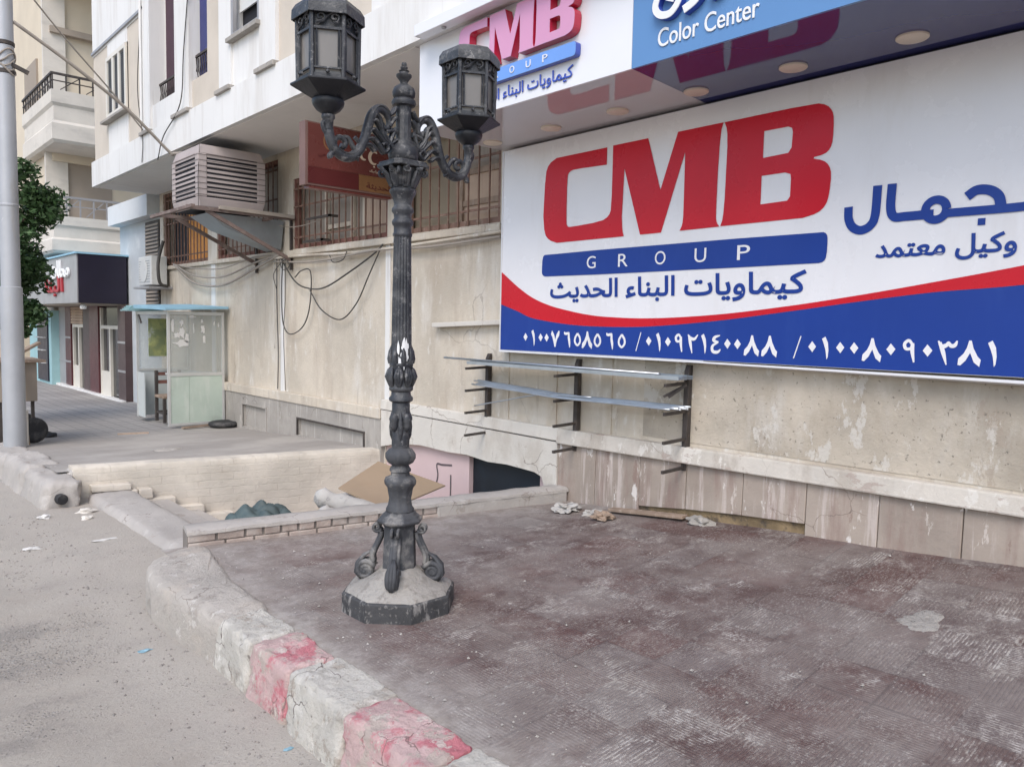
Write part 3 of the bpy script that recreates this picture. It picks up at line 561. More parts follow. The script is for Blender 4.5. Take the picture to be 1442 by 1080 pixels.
# rounded corner of the kerb
poly = [(1.56, 4.0), (1.52, 4.3), (1.49, 4.65), (1.5, 4.95), (1.57, 5.22), (1.7, 5.38), (1.88, 5.46), (2.02, 5.42), (1.95, 5.1), (1.87, 4.6), (1.82, 4.02)]
vs = []; fs = []; N = 60; L = 7
pp = smooth_path([(a, b, 0) for a, b in poly] + [(poly[0][0], poly[0][1], 0)], 6)[:-1]; N = len(pp); cx, cy = 1.74, 4.7
for k, (sc, z) in enumerate([(1.07, -.4), (1.06, -.12), (1.04, -.05), (1.0, -.01), (.93, .012), (.75, .02), (.4, .022), (.05, .02)]):
    for q in pp:
        x, y = cx + (q.x - cx) * sc, cy + (q.y - cy) * sc; v = Vector((x, y, z)); v += noise.noise_vector(v * 4) * .02 + noise.noise_vector(v * 14) * .008; vs.append(v)
for k in range(7):
    for j in range(N): fs.append((k * N + j, k * N + (j + 1) % N, (k + 1) * N + (j + 1) % N, (k + 1) * N + j))
fs.append(tuple(range(7 * N, 8 * N)))
o = MB().add(vs, fs).build('kerb_corner', mat('dusty kerb corner', (.47, .43, .385), .95, .12, 2.5, [((.33, .3, .27), 5, .5, .64, .7), ((.58, .5, .42), 2, .5, .66, .5)], 1.0, 34, crack=((.2, .17, .145), 3, .012, .7), flake=[((.36, .32, .28), 5, .58, .7), ((.6, .57, .53), 7, .59, .7)]), smooth=True)
tag(o, 'rounded dusty cement corner where the kerb turns towards the brick curb', 'kerb corner')
# far kerb beyond the stairwell
fk = ['broken grey kerb block with a drain hole beside the stairwell wall', 'slumped grey kerb block second from the stairwell wall', 'grey kerb block beside the foot of the silver pole']
for i, (a, b) in enumerate(((8.45, 9.5), (9.55, 10.7), (10.75, 12.2))):
    z = zw((a + b) / 2)
    o = rough_block(1.62, 2.0 if i else 1.95, a, b, z - .5, z + .03 - .05 * (i == 0), 20 + i, n=12, amp=.022, slope=.2).build('kerb_block', 'cement', smooth=True)
    tag(o, fk[i], 'kerb block', 'grey kerb blocks along the far pavement')
o = MB().lathe([(.036, 0), (.05, 0), (.052, .02), (.052, .3), (.034, .3), (.034, .004)], n=20).build('drain_pipe', 'rubber', smooth=True, auto=40)
o.rotation_euler = (R(-88), 0, R(14)); o.location = (1.74, 8.4, -.17); tag(o, 'black drain pipe end sticking out of the broken grey kerb block', 'pipe')

# ---- stairwell: brick curb, white back wall, threshold slab, steps
t = thing('brick_curb', 'low dusty brick curb between the red tiles and the stairwell', 'curb', (1.9, 5.5, 0))
d = Vector((3.3, -.63, 0)).normalized(); nrm = Vector((-d.y, d.x, 0))
def along(u, w, z): q = Vector((1.9, 5.46, 0)) + d * u + nrm * w; return (q.x, q.y, z)
mb = MB(); u = .0
while u < 3.25:
    L = .13 if u > .3 else .2; L = min(L, 3.3 - u)
    if u < 2.0:
        j = rnd.uniform(-.006, .006)
        mb.hexa([along(u + .004, .008 + j, .03), along(u + L - .014, .008 + j, .03), along(u + L - .01, .2, .03), along(u + .004, .2, .03)], [along(u + .004, .004 + j, .092), along(u + L - .014, .004 + j, .09), along(u + L - .01, .2, .09), along(u + .004, .2, .092)])
    u += L
mb.build('brick_course', 'brick', t, bevel=.006)
mb = MB(); u = .0
while u < 2.0:
    L = rnd.uniform(.2, .26)
    mb.hexa([along(u + .004, -.004, -.3), along(u + L - .008, -.004, -.3), along(u + L - .008, .2, -.3), along(u + .004, .2, -.3)], [along(u + .004, .0, .024), along(u + L - .008, .0, .024), along(u + L - .008, .2, .024), along(u + .004, .2, .024)]); u += L
mb.build('lower_course', 'brick', t, bevel=.008)
mb = MB(); mb.hexa([along(0, .014, -1.4), along(3.28, .014, -1.4), along(3.28, .225, -1.4), along(0, .225, -1.4)], [along(0, .014, .088), along(3.28, .014, .088), along(3.28, .225, .088), along(0, .225, .088)])
mb.build('mortar_core', 'joint', t)
cap = MB(); n = 60
vs = []; fs = []
for i in range(n + 1):
    u = 3.29 * i / n
    for w, z in ((-.006, .088), (-.002, .112), (.03, .122), (.12, .124), (.21, .118), (.235, .09)):
        v = Vector(along(u, w, z)); v += noise.noise_vector(v * 7) * .008; vs.append(v)
for i in range(n):
    for j in range(5): fs.append((i * 6 + j, i * 6 + j + 1, i * 6 + 7 + j, i * 6 + 6 + j))
fs += [tuple(range(6)), tuple(range(n * 6, n * 6 + 6))]
cap.add(vs, fs).build('mortar_cap', 'cement', t, smooth=True, auto=50)
mb = MB(); mb.hexa([along(1.95, -.012, -.3), along(3.28, -.012, -.3), along(3.28, .1, -.3), along(1.95, .1, -.3)], [along(1.95, -.002, .096), along(3.28, -.002, .1), along(3.28, .1, .1), along(1.95, .1, .096)]); mb.build('mortar_face', 'cement', t, bevel=.015)

t = thing('stairwell_wall', 'whitewashed low brick wall at the back of the sunken stairwell', 'wall', (1.93, 8.85, 0))
vs = []; fs = []; n = 90; hs = [-1.45, -.9, -.6, -.45, -.35, -.25, -.15, -.05, .03, .055, .06]
for i in range(n + 1):
    x = 1.93 + 3.27 * i / n; top = .058 + .01 * noise.noise(Vector((x * 2, 0, 0)))
    for k, z in enumerate(hs):
        y = back(x) + .012 * noise.noise(Vector((x * 4, z * 5, 2))) + .005 * noise.noise(Vector((x * 14, z * 16, 2)))
        if k == 9: y += .015
        if k == 10: y += .2
        vs.append((x, y, z if z < .05 else top - (.058 - z) * .6))
    for k in range(10):
        if i: a = i * 11 + k; fs.append((a - 11, a, a + 1, a - 10))
fs.append(tuple(range(11)))
MB().add(vs, fs).build('brick_face', 'brickwhite', t, smooth=True, auto=60)
mb = MB()
for (u0, u1, z0, z1) in ((.14, .5, -.2, -.13), (.42, .56, -.31, -.2), (.57, .7, -.31, -.2), (.6, .92, -.42, -.31), (.85, 1.2, -.53, -.42), (1.1, 1.5, -.64, -.53), (1.4, 1.8, -.75, -.64)):
    x0, x1 = 1.93 + u0, 1.93 + u1
    mb.hexa([(x0, back(x0) - .11, z0), (x1, back(x1) - .11, z0), (x1, back(x1) + .02, z0), (x0, back(x0) + .02, z0)], [(x0, back(x0) - .1, z1), (x1, back(x1) - .1, z1), (x1, back(x1) + .02, z1), (x0, back(x0) + .02, z1)])
mb.build('stepped_skirting', 'brickwhite', t, bevel=.012)
mb = MB().hexa([(1.86, back(1.93) + .02, -.6), (1.95, back(1.93) - .01, -.6), (1.95, 9.1, -.6), (1.86, 9.1, -.6)], [(1.88, back(1.93) + .02, -.02), (1.95, back(1.93) - .005, .04), (1.95, 9.1, .04), (1.88, 9.1, -.02)]); mb.build('wall_end', 'cement', t, bevel=.03)
t = thing('stairwell_steps', 'dusty cement threshold slab and steps going down into the stairwell', 'steps', (2.2, 7, -.2))
o = rough_block(1.99, 2.46, 5.72, 8.7, -.9, -.175, 40, n=16, amp=.009).build('threshold_slab', 'cement', t, smooth=True)
mb = MB()
for k in range(8):
    x = 2.44 + .3 * k; mb.box(x, x + .34, 5.4, 8.75 - .07 * k, -1.45, -.33 - .14 * k)
mb.build('treads', 'cement', t, bevel=.012)
# ================================================================ APARTMENT BUILDING
A = thing('apartment_building', 'white and beige apartment building with an overhanging upper floor along the pavement', 'building', (5.2, 8, 0))
W = 5.2
mb = MB()
mb.box(W, 5.6, 8.02, 16.3, -.6, 2.55).box(W, 5.6, 5.02, 8.02, .2, 2.55).box(W, 5.6, -7, 5.02, -.5, 2.55)
wins = [(13.78, 16.1, 4.06), (11.0, 13.36, 4.02), (8.03, 10.51, 3.66), (5.95, 7.68, 3.86)]
edges = [16.3]
for a, b, top in wins: edges += [b, a]
edges += [-7]
for hi, lo in zip(edges[0::2], edges[1::2]): mb.box(W, 5.6, lo, hi, 2.55, 4.1)
for a, b, top in wins: mb.box(W + .003, 5.6, a, b, 2.55, 2.66).box(W + .003, 5.6, a, b, top, 4.1)
mb.build('wall', 'plaster', A)
MB().box(5.194, W, -7, 4.05, .7, 1.42).build('worn_wall_patch', 'plaster_worn', A)
# ledge line under the windows, pilaster strips
MB().box(5.14, W, 5.9, 10.6, 2.56, 2.64).build('window_ledge', 'plaster', A, bevel=.012)
MB().box(5.15, W, 10.95, 16.15, 2.58, 2.65).build('window_ledge', 'plaster', A, bevel=.012)
for a, b, z0, z1 in ((10.78, 10.9, .57, 2.55), (7.94, 8.04, .57, 2.56), (5.76, 5.84, .66, 1.34), (5.08, 5.17, .66, 1.34), (4.4, 4.5, .64, 1.34), (13.42, 13.6, .5, 2.58)):
    MB().box(5.185, W, a, b, z0, z1).build('wall_strip', 'facade_white' if z1 > 2 else 'plaster', A)
MB().box(5.12, W, 8.05, 16.3, .43, .57).build('plinth_ledge', 'plaster', A, bevel=.012)
MB().hexa([(5.12, 5.0, .54), (W, 5.0, .54), (W, 8.04, .56), (5.12, 8.04, .56)], [(5.135, 5.0, .66), (W, 5.0, .66), (W, 8.04, .68), (5.135, 8.04, .68)]).build('plinth_ledge', 'whitewash', A, bevel=.01)
MB().hexa([(5.1, -7, .66), (W, -7, .66), (W, 4.995, .522), (5.1, 4.995, .522)], [(5.125, -7, .73), (W, -7, .73), (W, 4.995, .66), (5.13, 4.995, .66)]).build('plinth_ledge', 'ledge', A, bevel=.012)
# white painted lintel over the basement door, with a rough lower edge
poly = [(8.03, .1), (7.7, .17), (7.2, .22), (6.7, .21), (6.35, .225), (6.0, .2), (5.7, .215), (5.4, .205), (5.3, .2), (5.2, .17), (5.15, .05), (5.03, .0), (5.0, .0), (5.0, .528), (8.03, .552)]
MB().prism(poly, 5.13, 5.198, lambda a, b, t: (t, a, b)).build('basement_lintel', 'whitewash', A)
for a, b in ((6.4, 8.3), (4.9, 5.3)): MB().box(5.212, 5.27, a, b, -1.4, .215).build('basement_wall', 'pink', A)
o = MB().box(5.272, 5.5, 5.2, 6.5, -1.4, .3).build('basement_door', 'darkdoor', A)
mb = MB(); fn = lambda u, v, t: (5.21 - t, 7.0 - u, v)
ribbon(mb, [(-.12, -.2), (-.06, -.25), (0, -.22), (.04, -.1), (.02, .02), (.12, .03), (.3, .05)], .022, fn, .0015, .0005)
ribbon(mb, [(.28, -.06), (.28, -.3)], .022, fn, .0015, .001, 1)
mb.build('graffiti', 'graffiti', A)
# pink-brown plinth slabs on the right, grey render with two vents on the left
lines = [5.0, 4.53, 4.03, 3.56, 3.05, 2.55, 2.05, 1.55, 1.02, .5, 0, -.6, -1.2, -2, -4, -7]
mb = MB()
for hi, lo in zip(lines, lines[1:]):
    lo += .005; gap = .075 if 2.5 < lo < 4.1 and hi < 4.2 else -.06
    zz = [zt(5.2, y) + gap * (1 if gap < 0 else (.35 + .65 * min(1, (4.3 - y)))) for y in (lo, hi)]
    x = 5.14 + rnd.uniform(-.004, .004)
    mb.hexa([(x, lo, zz[0]), (W, lo, zz[0]), (W, hi, zz[1]), (x, hi, zz[1])], [(x + .008, lo, .522 + (4.995 - lo) * .0115), (W, lo, .522 + (4.995 - lo) * .0115), (W, hi, .522 + (4.995 - hi) * .0115), (x + .008, hi, .522 + (4.995 - hi) * .0115)])
mb.build('plinth', 'plinth', A, bevel=.006)
MB().box(5.165, 5.2, 2.3, 4.4, -.1, .3).build('footing', 'ochre', A)
mb = MB()
for y0, y1, z0, z1 in ((8.05, 8.45, -.6, .43), (8.45, 10.25, .21, .43), (8.45, 10.25, -.6, -.02), (10.25, 11.31, -.6, .43), (11.31, 12.18, .26, .43), (11.31, 12.18, -.6, -.1), (12.18, 16.3, -.6, .43)):
    mb.box(5.14, 5.199, y0, y1, z0, z1)
mb.build('plinth', 'concrete', A)
for a, b, z0, z1 in ((8.45, 10.25, -.02, .21), (11.31, 12.18, -.1, .26)):
    f = MB().box(5.128, 5.15, a - .03, a, z0, z1 + .025).box(5.128, 5.15, b, b + .03, z0, z1 + .025).box(5.128, 5.15, a, b, z1, z1 + .025).build('vent_frame', 'rack' if a < 9 else 'concrete', A)
    MB().box(5.185, 5.198, a, b, z0, z1).build('vent_panel', 'concrete', f)
# ---- barred windows
def window(a, b, z0, z1, kind):
    f = MB().box(5.22, 5.3, a, a + .06, z0, z1).box(5.22, 5.3, b - .06, b, z0, z1).box(5.22, 5.3, a + .06, b - .06, z0, z0 + .06).box(5.22, 5.3, a + .06, b - .06, z1 - .06, z1).build('window', 'rust' if kind in (1, 2) else 'bars', A)
    g = MB(); n = int((b - a) / .165)
    for i in range(1, n):
        y = a + (b - a) * i / n; g.box(5.19, 5.206, y - .0065, y + .0065, z0, z1 - .01)
    for z in (z0 + .16, (z0 + z1) / 2 + .1, z1 - .15): g.box(5.207, 5.22, a, b, z - .012, z + .012)
    g.build('grille', 'bars', f)
    return f
f = window(*wins[0][:2], 2.66, wins[0][2], 0)
MB().box(5.4, 5.44, 13.8, 16.1, 2.66, 4.06).build('pane', 'dark', f); mb = MB()
vs = []; fs = []
for i in range(61):
    y = 13.95 + 1.15 * i / 60; x = 5.34 + .02 * math.sin(i * 1.1)
    vs += [(x, y, 2.7), (x, y, 3.6)]
    if i: fs.append((2 * i - 2, 2 * i, 2 * i + 1, 2 * i - 1))
MB().add(vs, fs).build('curtain', 'curtain', f, smooth=True)
f = window(*wins[1][:2], 2.66, wins[1][2], 1); MB().box(5.36, 5.4, 11.0, 13.36, 2.66, 4.02).build('shutter', 'shuttergrey', f)
f = window(*wins[2][:2], 2.66, wins[2][2], 2)
MB().box(5.38, 5.42, 8.03, 10.51, 2.66, 3.66).build('pane', 'shuttergrey', f)
for y in (8.1, 8.75, 9.05, 9.75): MB().box(5.33, 5.375, y, y + .07, 2.72, 3.6).build('mullion', 'plaster', f)
MB().box(5.34, 5.37, 9.121, 9.749, 2.9, 2.96).build('crossbar', 'plaster', f)
MB().box(5.31, 5.33, 8.18, 8.74, 2.72, 3.55).build('board', 'board', f)
MB().box(5.06, 5.19, 9.2, 9.24, 3.0, 3.03).box(5.06, 5.08, 9.2, 9.9, 3.0, 3.03).build('bracket', 'rack', f)
MB().box(5.06, 5.19, 9.4, 9.44, 2.7, 2.73).box(5.06, 5.08, 9.4, 9.95, 2.7, 2.73).build('bracket', 'rack', f)
f = window(*wins[3][:2], 2.66, wins[3][2], 3)
MB().box(5.34, 5.38, 6.82, 7.68, 2.66, 3.86).build('shutter', mat('olive brown shutter', (.27, .225, .165), .7, .1, 2, [((.2, .16, .11), (10, 10, 1), .5, .7, .5)], .1, 30), f)
MB().box(5.34, 5.38, 5.95, 6.7, 3.25, 3.86).build('shutter', 'shuttergrey', f)
MB().box(5.33, 5.37, 5.95, 6.7, 2.66, 3.25).build('board', 'board', f)
MB().box(5.3, 5.34, 6.7, 6.82, 2.66, 3.86).build('mullion', 'wood', f)
for z in (2.9, 3.23): MB().box(5.31, 5.329, 5.95, 6.699, z, z + .06).build('crossbar', 'wood', f)

# ---- overhanging upper floor
MB().box(4.3, 9, -8, 16.44, 4.12, 13).build('upper_block', 'facade_white', A)
MB().box(4.03, 5.6, -8, 16.5, 4.1, 4.56).build('floor_slab', 'facade_white', A)
MB().box(4.1, 5.19, 5.9, 16.4, 4.09, 4.0995).build('overhang_ceiling', 'soffit_paint', A)
Z1 = 10
for a, b, z0, z1 in ((15.49, 16.46, 4.562, 6.5), (13.46, 14.32, 4.562, 6.5), (10.29, 11.37, 4.562, 4.98), (6.6, 8.62, 4.562, Z1), (-8, 5.0, 4.562, Z1), (10.29, 10.8, 4.98, Z1)): MB().box(4.09, 4.31, a, b, z0, z1).build('facade_panel', 'facade_beige', A)
for a, b, z0, z1 in ((14.32, 15.49, 4.562, 5.17), (14.32, 15.49, 6.27, 6.5), (13.42, 16.46, 6.5, Z1), (12.0, 13.08, 4.562, 4.96), (9.06, 9.9, 4.562, 5.17), (5.0, 6.6, 4.562, Z1)): MB().box(4.075, 4.3, a, b, z0, z1).build('facade_panel', 'facade_white', A)
MB().box(4.045, 4.08, 13.4, 16.46, 6.53, 6.575).build('ledge', 'greyclad', A)
for a, b in ((13.08, 13.46), (11.37, 11.95), (9.9, 10.29), (8.62, 9.06)):
    p = MB().box(4.045, 4.32, a, b, 4.562, Z1).build('pilaster', 'facade_white', A)
    MB().box(3.99, 4.16, a - .04, b + .04, 4.545, 4.6).build('pilaster_foot', 'concrete', p, bevel=.006)
# balcony recesses: dark curtain and blue blind behind iron railings
for a, b, z0, mm in ((11.95, 13.08, 4.96, 'curtainred'), (10.8, 11.37, 4.98, 'blueglass')):
    xb = 4.285 if mm == 'curtainred' else 4.19
    r = MB().box(xb, 4.299, a + .01, b - (.05 if mm == 'curtainred' else .04), z0 + .02, Z1).build('balcony_door', mm, A)
    g = MB(); c = (a + a + .75) / 2
    w0, w1, X_ = a, b, (4.2 if mm == 'curtainred' else 4.15)
    g.box(X_ - .015, X_ + .015, w0, w1, z0 + .33, z0 + .36).box(X_ - .015, X_ + .015, w0, w1, z0 + .0, z0 + .02)
    y = w0 + .04
    while y < w1:
        g.tube([(X_, y, z0 + .02), (X_, y + .03, z0 + .1), (X_, y - .02, z0 + .2), (X_, y + .01, z0 + .33)], .008, 5); y += .075
    g.build('railing', 'rack', A)
# louvred shutter window
f = MB().box(4.04, 4.075, 14.32, 14.39, 5.18, 6.25).box(4.04, 4.075, 15.42, 15.49, 5.18, 6.25).box(4.04, 4.075, 14.39, 15.42, 6.18, 6.25).box(4.04, 4.075, 14.39, 15.42, 5.18, 5.25).box(4.04, 4.075, 14.68, 14.76, 5.25, 6.18).box(4.04, 4.075, 15.04, 15.12, 5.25, 6.18).build('window', 'doorwhite', A)
g = MB()
for a, b in ((14.39, 14.68), (14.76, 15.04), (15.12, 15.42)):
    for k in range(26): z = 5.27 + .035 * k; g.hexa([(4.06, a, z), (4.075, a, z + .012), (4.075, b, z + .012), (4.06, b, z)], [(4.062, a, z + .008), (4.077, a, z + .022), (4.077, b, z + .022), (4.062, b, z + .008)])
g.build('louvres', 'shutterblue', f); MB().box(4.08, 4.09, 14.35, 15.45, 5.2, 6.2).build('backing', 'dark', f)
MB().box(3.96, 4.07, 14.2, 15.6, 5.1, 5.14).build('sill', 'concrete', f)
# open window further right
f = MB().box(4.05, 4.1, 9.06, 9.12, 5.17, 7).box(4.05, 4.1, 9.84, 9.9, 5.17, 7).box(4.05, 4.1, 9.12, 9.84, 5.17, 5.23).build('window', 'greyclad', A)
MB().box(4.2, 4.22, 9.1, 9.88, 5.2, 7).build('pane', 'dark', f); MB().box(4.14, 4.16, 9.12, 9.84, 5.5, 7).build('blind', 'acwhite', f)
MB().box(3.99, 4.08, 9.02, 9.94, 5.12, 5.168).build('sill', 'concrete', f)
MB().tube([(4.02, 13.43, 4.75), (4.02, 13.43, 9)], .02, 8).build('drain_pipe', 'facade_white', A)
# recessed pale blue end of the building, with shutters
MB().box(5.25, 6, 16.3, 19.2, -.6, 3.68).build('blue_wall', 'bluewall', A)
MB().box(5.0, 6, 16.45, 19.2, 3.68, 4.1).build('blue_bulkhead', 'bulkhead', A)
for z0, z1 in ((2.82, 3.62), (1.9, 2.4)):
    s = MB().box(5.22, 5.25, 16.45, 17.3, z0, z1).build('shutter', 'rack', A); g = MB()
    z = z0 + .02
    while z < z1 - .04: g.hexa([(5.2, 16.48, z), (5.22, 16.48, z), (5.22, 17.27, z), (5.2, 17.27, z)], [(5.205, 16.48, z + .03), (5.222, 16.48, z + .045), (5.222, 17.27, z + .045), (5.205, 17.27, z + .03)]); z += .075
    g.build('louvres', 'fargrey', s)

# ================================================================ SIGN CANOPY
Cn = thing('sign_canopy', 'boxed white and blue sign canopy with raised letters and round ceiling lamps', 'sign canopy', (4.13, 3.4, 3.34))
MB().box(4.11, 4.13, 3.4, 5.84, 3.335, 4.098).build('white_panel', 'panelwhite', Cn)
MB().box(4.11, 4.13, -7, 3.397, 3.335, 4.098).build('blue_panel', 'panelblue', Cn)
MB().box(3.92, 4.028, -7, 5.66, 4.075, 4.17).build('cornice', 'panelwhite', Cn, bevel=.004)
MB().prism([(4.132, 3.40), (5.19, 3.5), (5.19, 5.84), (4.132, 5.84)], 3.336, 3.356, lambda a, b, t: (a, b, t)).build('ceiling_panel', 'soffitwhite', Cn)
MB().prism([(4.132, 3.398), (5.19, 3.498), (5.19, -7), (4.132, -7)], 3.336, 3.356, lambda a, b, t: (a, b, t)).build('ceiling_panel', 'soffitblue', Cn)
MB().box(4.132, 5.19, 5.82, 5.838, 3.358, 4.088).build('end_panel', 'panelwhite', Cn)
for i, y in enumerate((5.64, 4.86, 4.11, 3.37, 2.62, 1.88, 1.14, .4)):
    L = MB().lathe([(.0, 0), (.082, 0), (.09, .006), (.09, .016)], (4.815, y, 3.32), 28).build('ceiling_lamp', 'lampdisc', Cn, smooth=True, auto=40)
for y in (5.3, 4.3, 3.3): MB().lathe([(.0, 0), (.02, 0), (.022, .012)], (3.97, y, 4.062), 14).build('spot_lamp', 'greyclad', Cn)
k = .48; ff = lambda u, v, t: (4.11 - t, 5.19 - u * k, 3.52 + (v - .067) * k)
mb = MB(); md = MB()
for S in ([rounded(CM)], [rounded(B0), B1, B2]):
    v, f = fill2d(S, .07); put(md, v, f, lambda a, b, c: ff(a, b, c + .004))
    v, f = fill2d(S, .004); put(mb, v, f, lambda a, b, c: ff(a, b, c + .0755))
md.build('raised_letters', 'acrylred', Cn); mb.build('letter_faces', 'acrylredsheen', Cn)
mb = MB(); v, f = fill2d([rounded(BAR)], .05); put(mb, v, f, lambda a, b, c: ff(a, b, c + .004)); mb.build('letter_bar', 'acrylblue', Cn)
mb = MB(); v, f = fill2d([rounded(BAR)], .004); put(mb, v, f, lambda a, b, c: ff(a, b, c + .0555)); mb.build('letter_bar_face', 'acrylsky', Cn)
mb = MB()
for ch, u in zip('GROUP', (.635, .993, 1.379, 1.759, 2.131)): write(mb, ch, u - .055, u + .055, .125, .232, ff, .004, 0, .0605)
mb.build('bar_lettering', 'panelwhite', Cn)
mb = MB(); write(mb, shape('كيماويات البناء الحديث'), .14, 2.62, -.23, .0, ff, .008, .004, .003); mb.build('arabic_lettering', 'acrylblue', Cn)
mb = MB(); fc = lambda u, v, t: (4.11 - t, 3.2 - u, 3.4 + v)
write(mb, 'Color Center', .02, .74, .015, .13, fc, .006, .001, .002); mb.build('small_lettering', 'letterwhite', Cn)
fs_, fl = MB(), MB()
for i, (p, w) in enumerate([([(.06, .36), (.02, .26), (.06, .2), (.14, .19), (.2, .25), (.2, .33), (.13, .37), (.1, .31), (.17, .27)], .045), ([(.36, .4), (.38, .3), (.33, .22), (.24, .18)], .05), ([(.55, .44), (.57, .34), (.52, .25), (.43, .21)], .05), ([(.66, .5), (.7, .36), (.8, .3), (.9, .36), (.9, .5)], .05)]):
    ribbon(fs_, p, w * 1.12, fc, .04, .002 + .0005 * i); ribbon(fl, p, w, fc, .006, .043 + .0005 * i)
fs_.build('raised_script_side', 'acrylblue', Cn); fl.build('raised_script_face', 'letterwhite', Cn)

# ================================================================ BANNER
Bn = thing('banner_sign', 'large white, red and blue wall banner with lettering and phone numbers', 'banner', (5.08, 5.77, 1.35))
bw = MB(); ysb = rng(-1.6, 5.775, .06); zsb = rng(1.368, 3.312, .06)
def bx(y, z):
    c = Vector((y - 5.775, z - 3.312)); r = c.length; e = .006 * math.sin(math.atan2(-c.y, -c.x) * 26) * max(0, 1 - r / .55) * min(1, r * 4)
    return 5.08 + e if r < .55 else 5.08
bw.grid(ysb, zsb, lambda y, z: (bx(y, z), y, z)); bw.build('banner_face', 'vinylwhite', Bn, smooth=True, fix=False)
MB().box(5.0815 + .006, 5.19, -1.6, 5.77, 1.372, 3.308).build('frame', 'panelwhite', Bn)
MB().hexa([(5.07, -1.6, 1.315), (5.19, -1.6, 1.29), (5.19, 3.4, 1.335), (5.07, 3.4, 1.35)], [(5.07, -1.6, 1.34), (5.19, -1.6, 1.34), (5.19, 3.4, 1.36), (5.07, 3.4, 1.362)]).build('bottom_trim', 'panelwhite', Bn)
MB().box(5.072, 5.19, 3.4, 5.775, 1.35, 1.367).build('bottom_trim', 'panelwhite', Bn)
MB().box(5.072, 5.1, 5.772, 5.785, 1.35, 3.31).build('side_trim', 'panelwhite', Bn)
fb = lambda u, v, t: (5.0765 - t, 5.22 - u, v + 2.0)
rt = [(-.55, .138), (-.3, -.02), (-.09, -.125), (.15, -.2), (.392, -.247), (.6, -.278), (.829, -.298), (1.301, -.308), (1.92, -.277), (2.509, -.215), (3.015, -.145), (3.453, -.075), (3.912, .004), (4.6, .14), (5.4, .31), (6.7, .6)]
rb = [(-.55, -.18), (-.3, -.25), (-.084, -.316), (.397, -.369), (.832, -.383), (1.303, -.374), (1.922, -.324), (2.511, -.253), (3.017, -.187), (3.457, -.137), (3.919, -.105), (4.6, -.02), (5.4, .09), (6.7, .26)]
sp = lambda L: [(q.x, q.y) for q in smooth_path([(a, b, 0) for a, b in L], 5)]
RT, RB = sp(rt), sp(rb)
v, f = fill2d([RT + RB[::-1]], .001); mb = MB(); put(mb, v, f, fb); mb.build('red_stripe', 'vinylred', Bn)
v, f = fill2d([[(a, b - .001) for a, b in RB] + [(6.7, -.628), (-.55, -.628)]], .001); mb = MB(); put(mb, v, f, fb); mb.build('blue_field', 'vinylblue', Bn)
mb = MB()
for S in ([rounded(CM)], [rounded(B0), B1, B2]): v, f = fill2d(S, .001); put(mb, v, f, fb)
mb.build('red_letters', 'vinylred', Bn)
mb = MB(); v, f = fill2d([rounded(BAR)], .001); put(mb, v, f, fb); mb.build('blue_bar', 'vinylblue', Bn)
mb = MB()
for ch, u in zip('GROUP', (.635, .993, 1.379, 1.759, 2.131)): write(mb, ch, u - .05, u + .055, .125, .232, fb, .001, 0, .002)
mb.build('bar_lettering', 'vinylwhite', Bn)
for s, U in (('٠١٠٠٧٦٥٨٥٦٥', (-.186, -.077, .022, .102, .219, .374, .498, .613, .736, .88, 1.01)), ('/٠١٠٩٢١٤٠٠٨٨', (1.188, 1.292, 1.393, 1.484, 1.587, 1.722, 1.823, 1.931, 2.028, 2.113, 2.231, 2.372)), ('/٠١٠٠٨٠٩٠٣٨١', (2.585, 2.691, 2.786, 2.886, 2.979, 3.095, 3.213, 3.321, 3.431, 3.543, 3.665, 3.786))):
    mb = MB()
    for ch, u in zip(s, U): digit(mb, ch, u, -.502, .15, fb, .002)
    mb.build('phone_number', 'vinylwhite', Bn)
mb = MB(); write(mb, shape('كيماويات البناء الحديث'), .14, 2.62, -.172, .03, fb, .001, .0055, .001); mb.build('blue_lettering', 'vinylblue', Bn); mb = MB()
write(mb, shape('وكيل معتمد'), 3.09, 3.87, .055, .2, fb, .001, .004, .001); mb.build('blue_lettering', 'vinylblue', Bn); mb = MB()
for i, p in enumerate([[(2.895, .43), (2.9, .35), (2.93, .295), (2.983, .272), (3.04, .295), (3.07, .36), (3.077, .548)], [(3.167, .548), (3.165, .4), (3.19, .34), (3.26, .336), (3.42, .336)], [(3.6, .42), (3.65, .452), (3.715, .445), (3.765, .405), (3.782, .335)]]):
    ribbon(mb, p, .056, fb, .001, .001 + .0006 * i)
ribbon(mb, [(3.433 + .06 * math.cos(a), .36 + .06 * math.sin(a)) for a in [q * math.pi / 8 for q in range(17)]], .05, fb, .001, .003, 3)
ribbon(mb, [(3.47, .334), (3.9, .334), (3.96, .36), (3.975, .44)], .05, fb, .001, .0036)
mb.prism([(3.665, .247), (3.705, .247), (3.705, .287), (3.665, .287)], .001, .002, fb)
mb.build('blue_lettering', 'vinylblue', Bn)
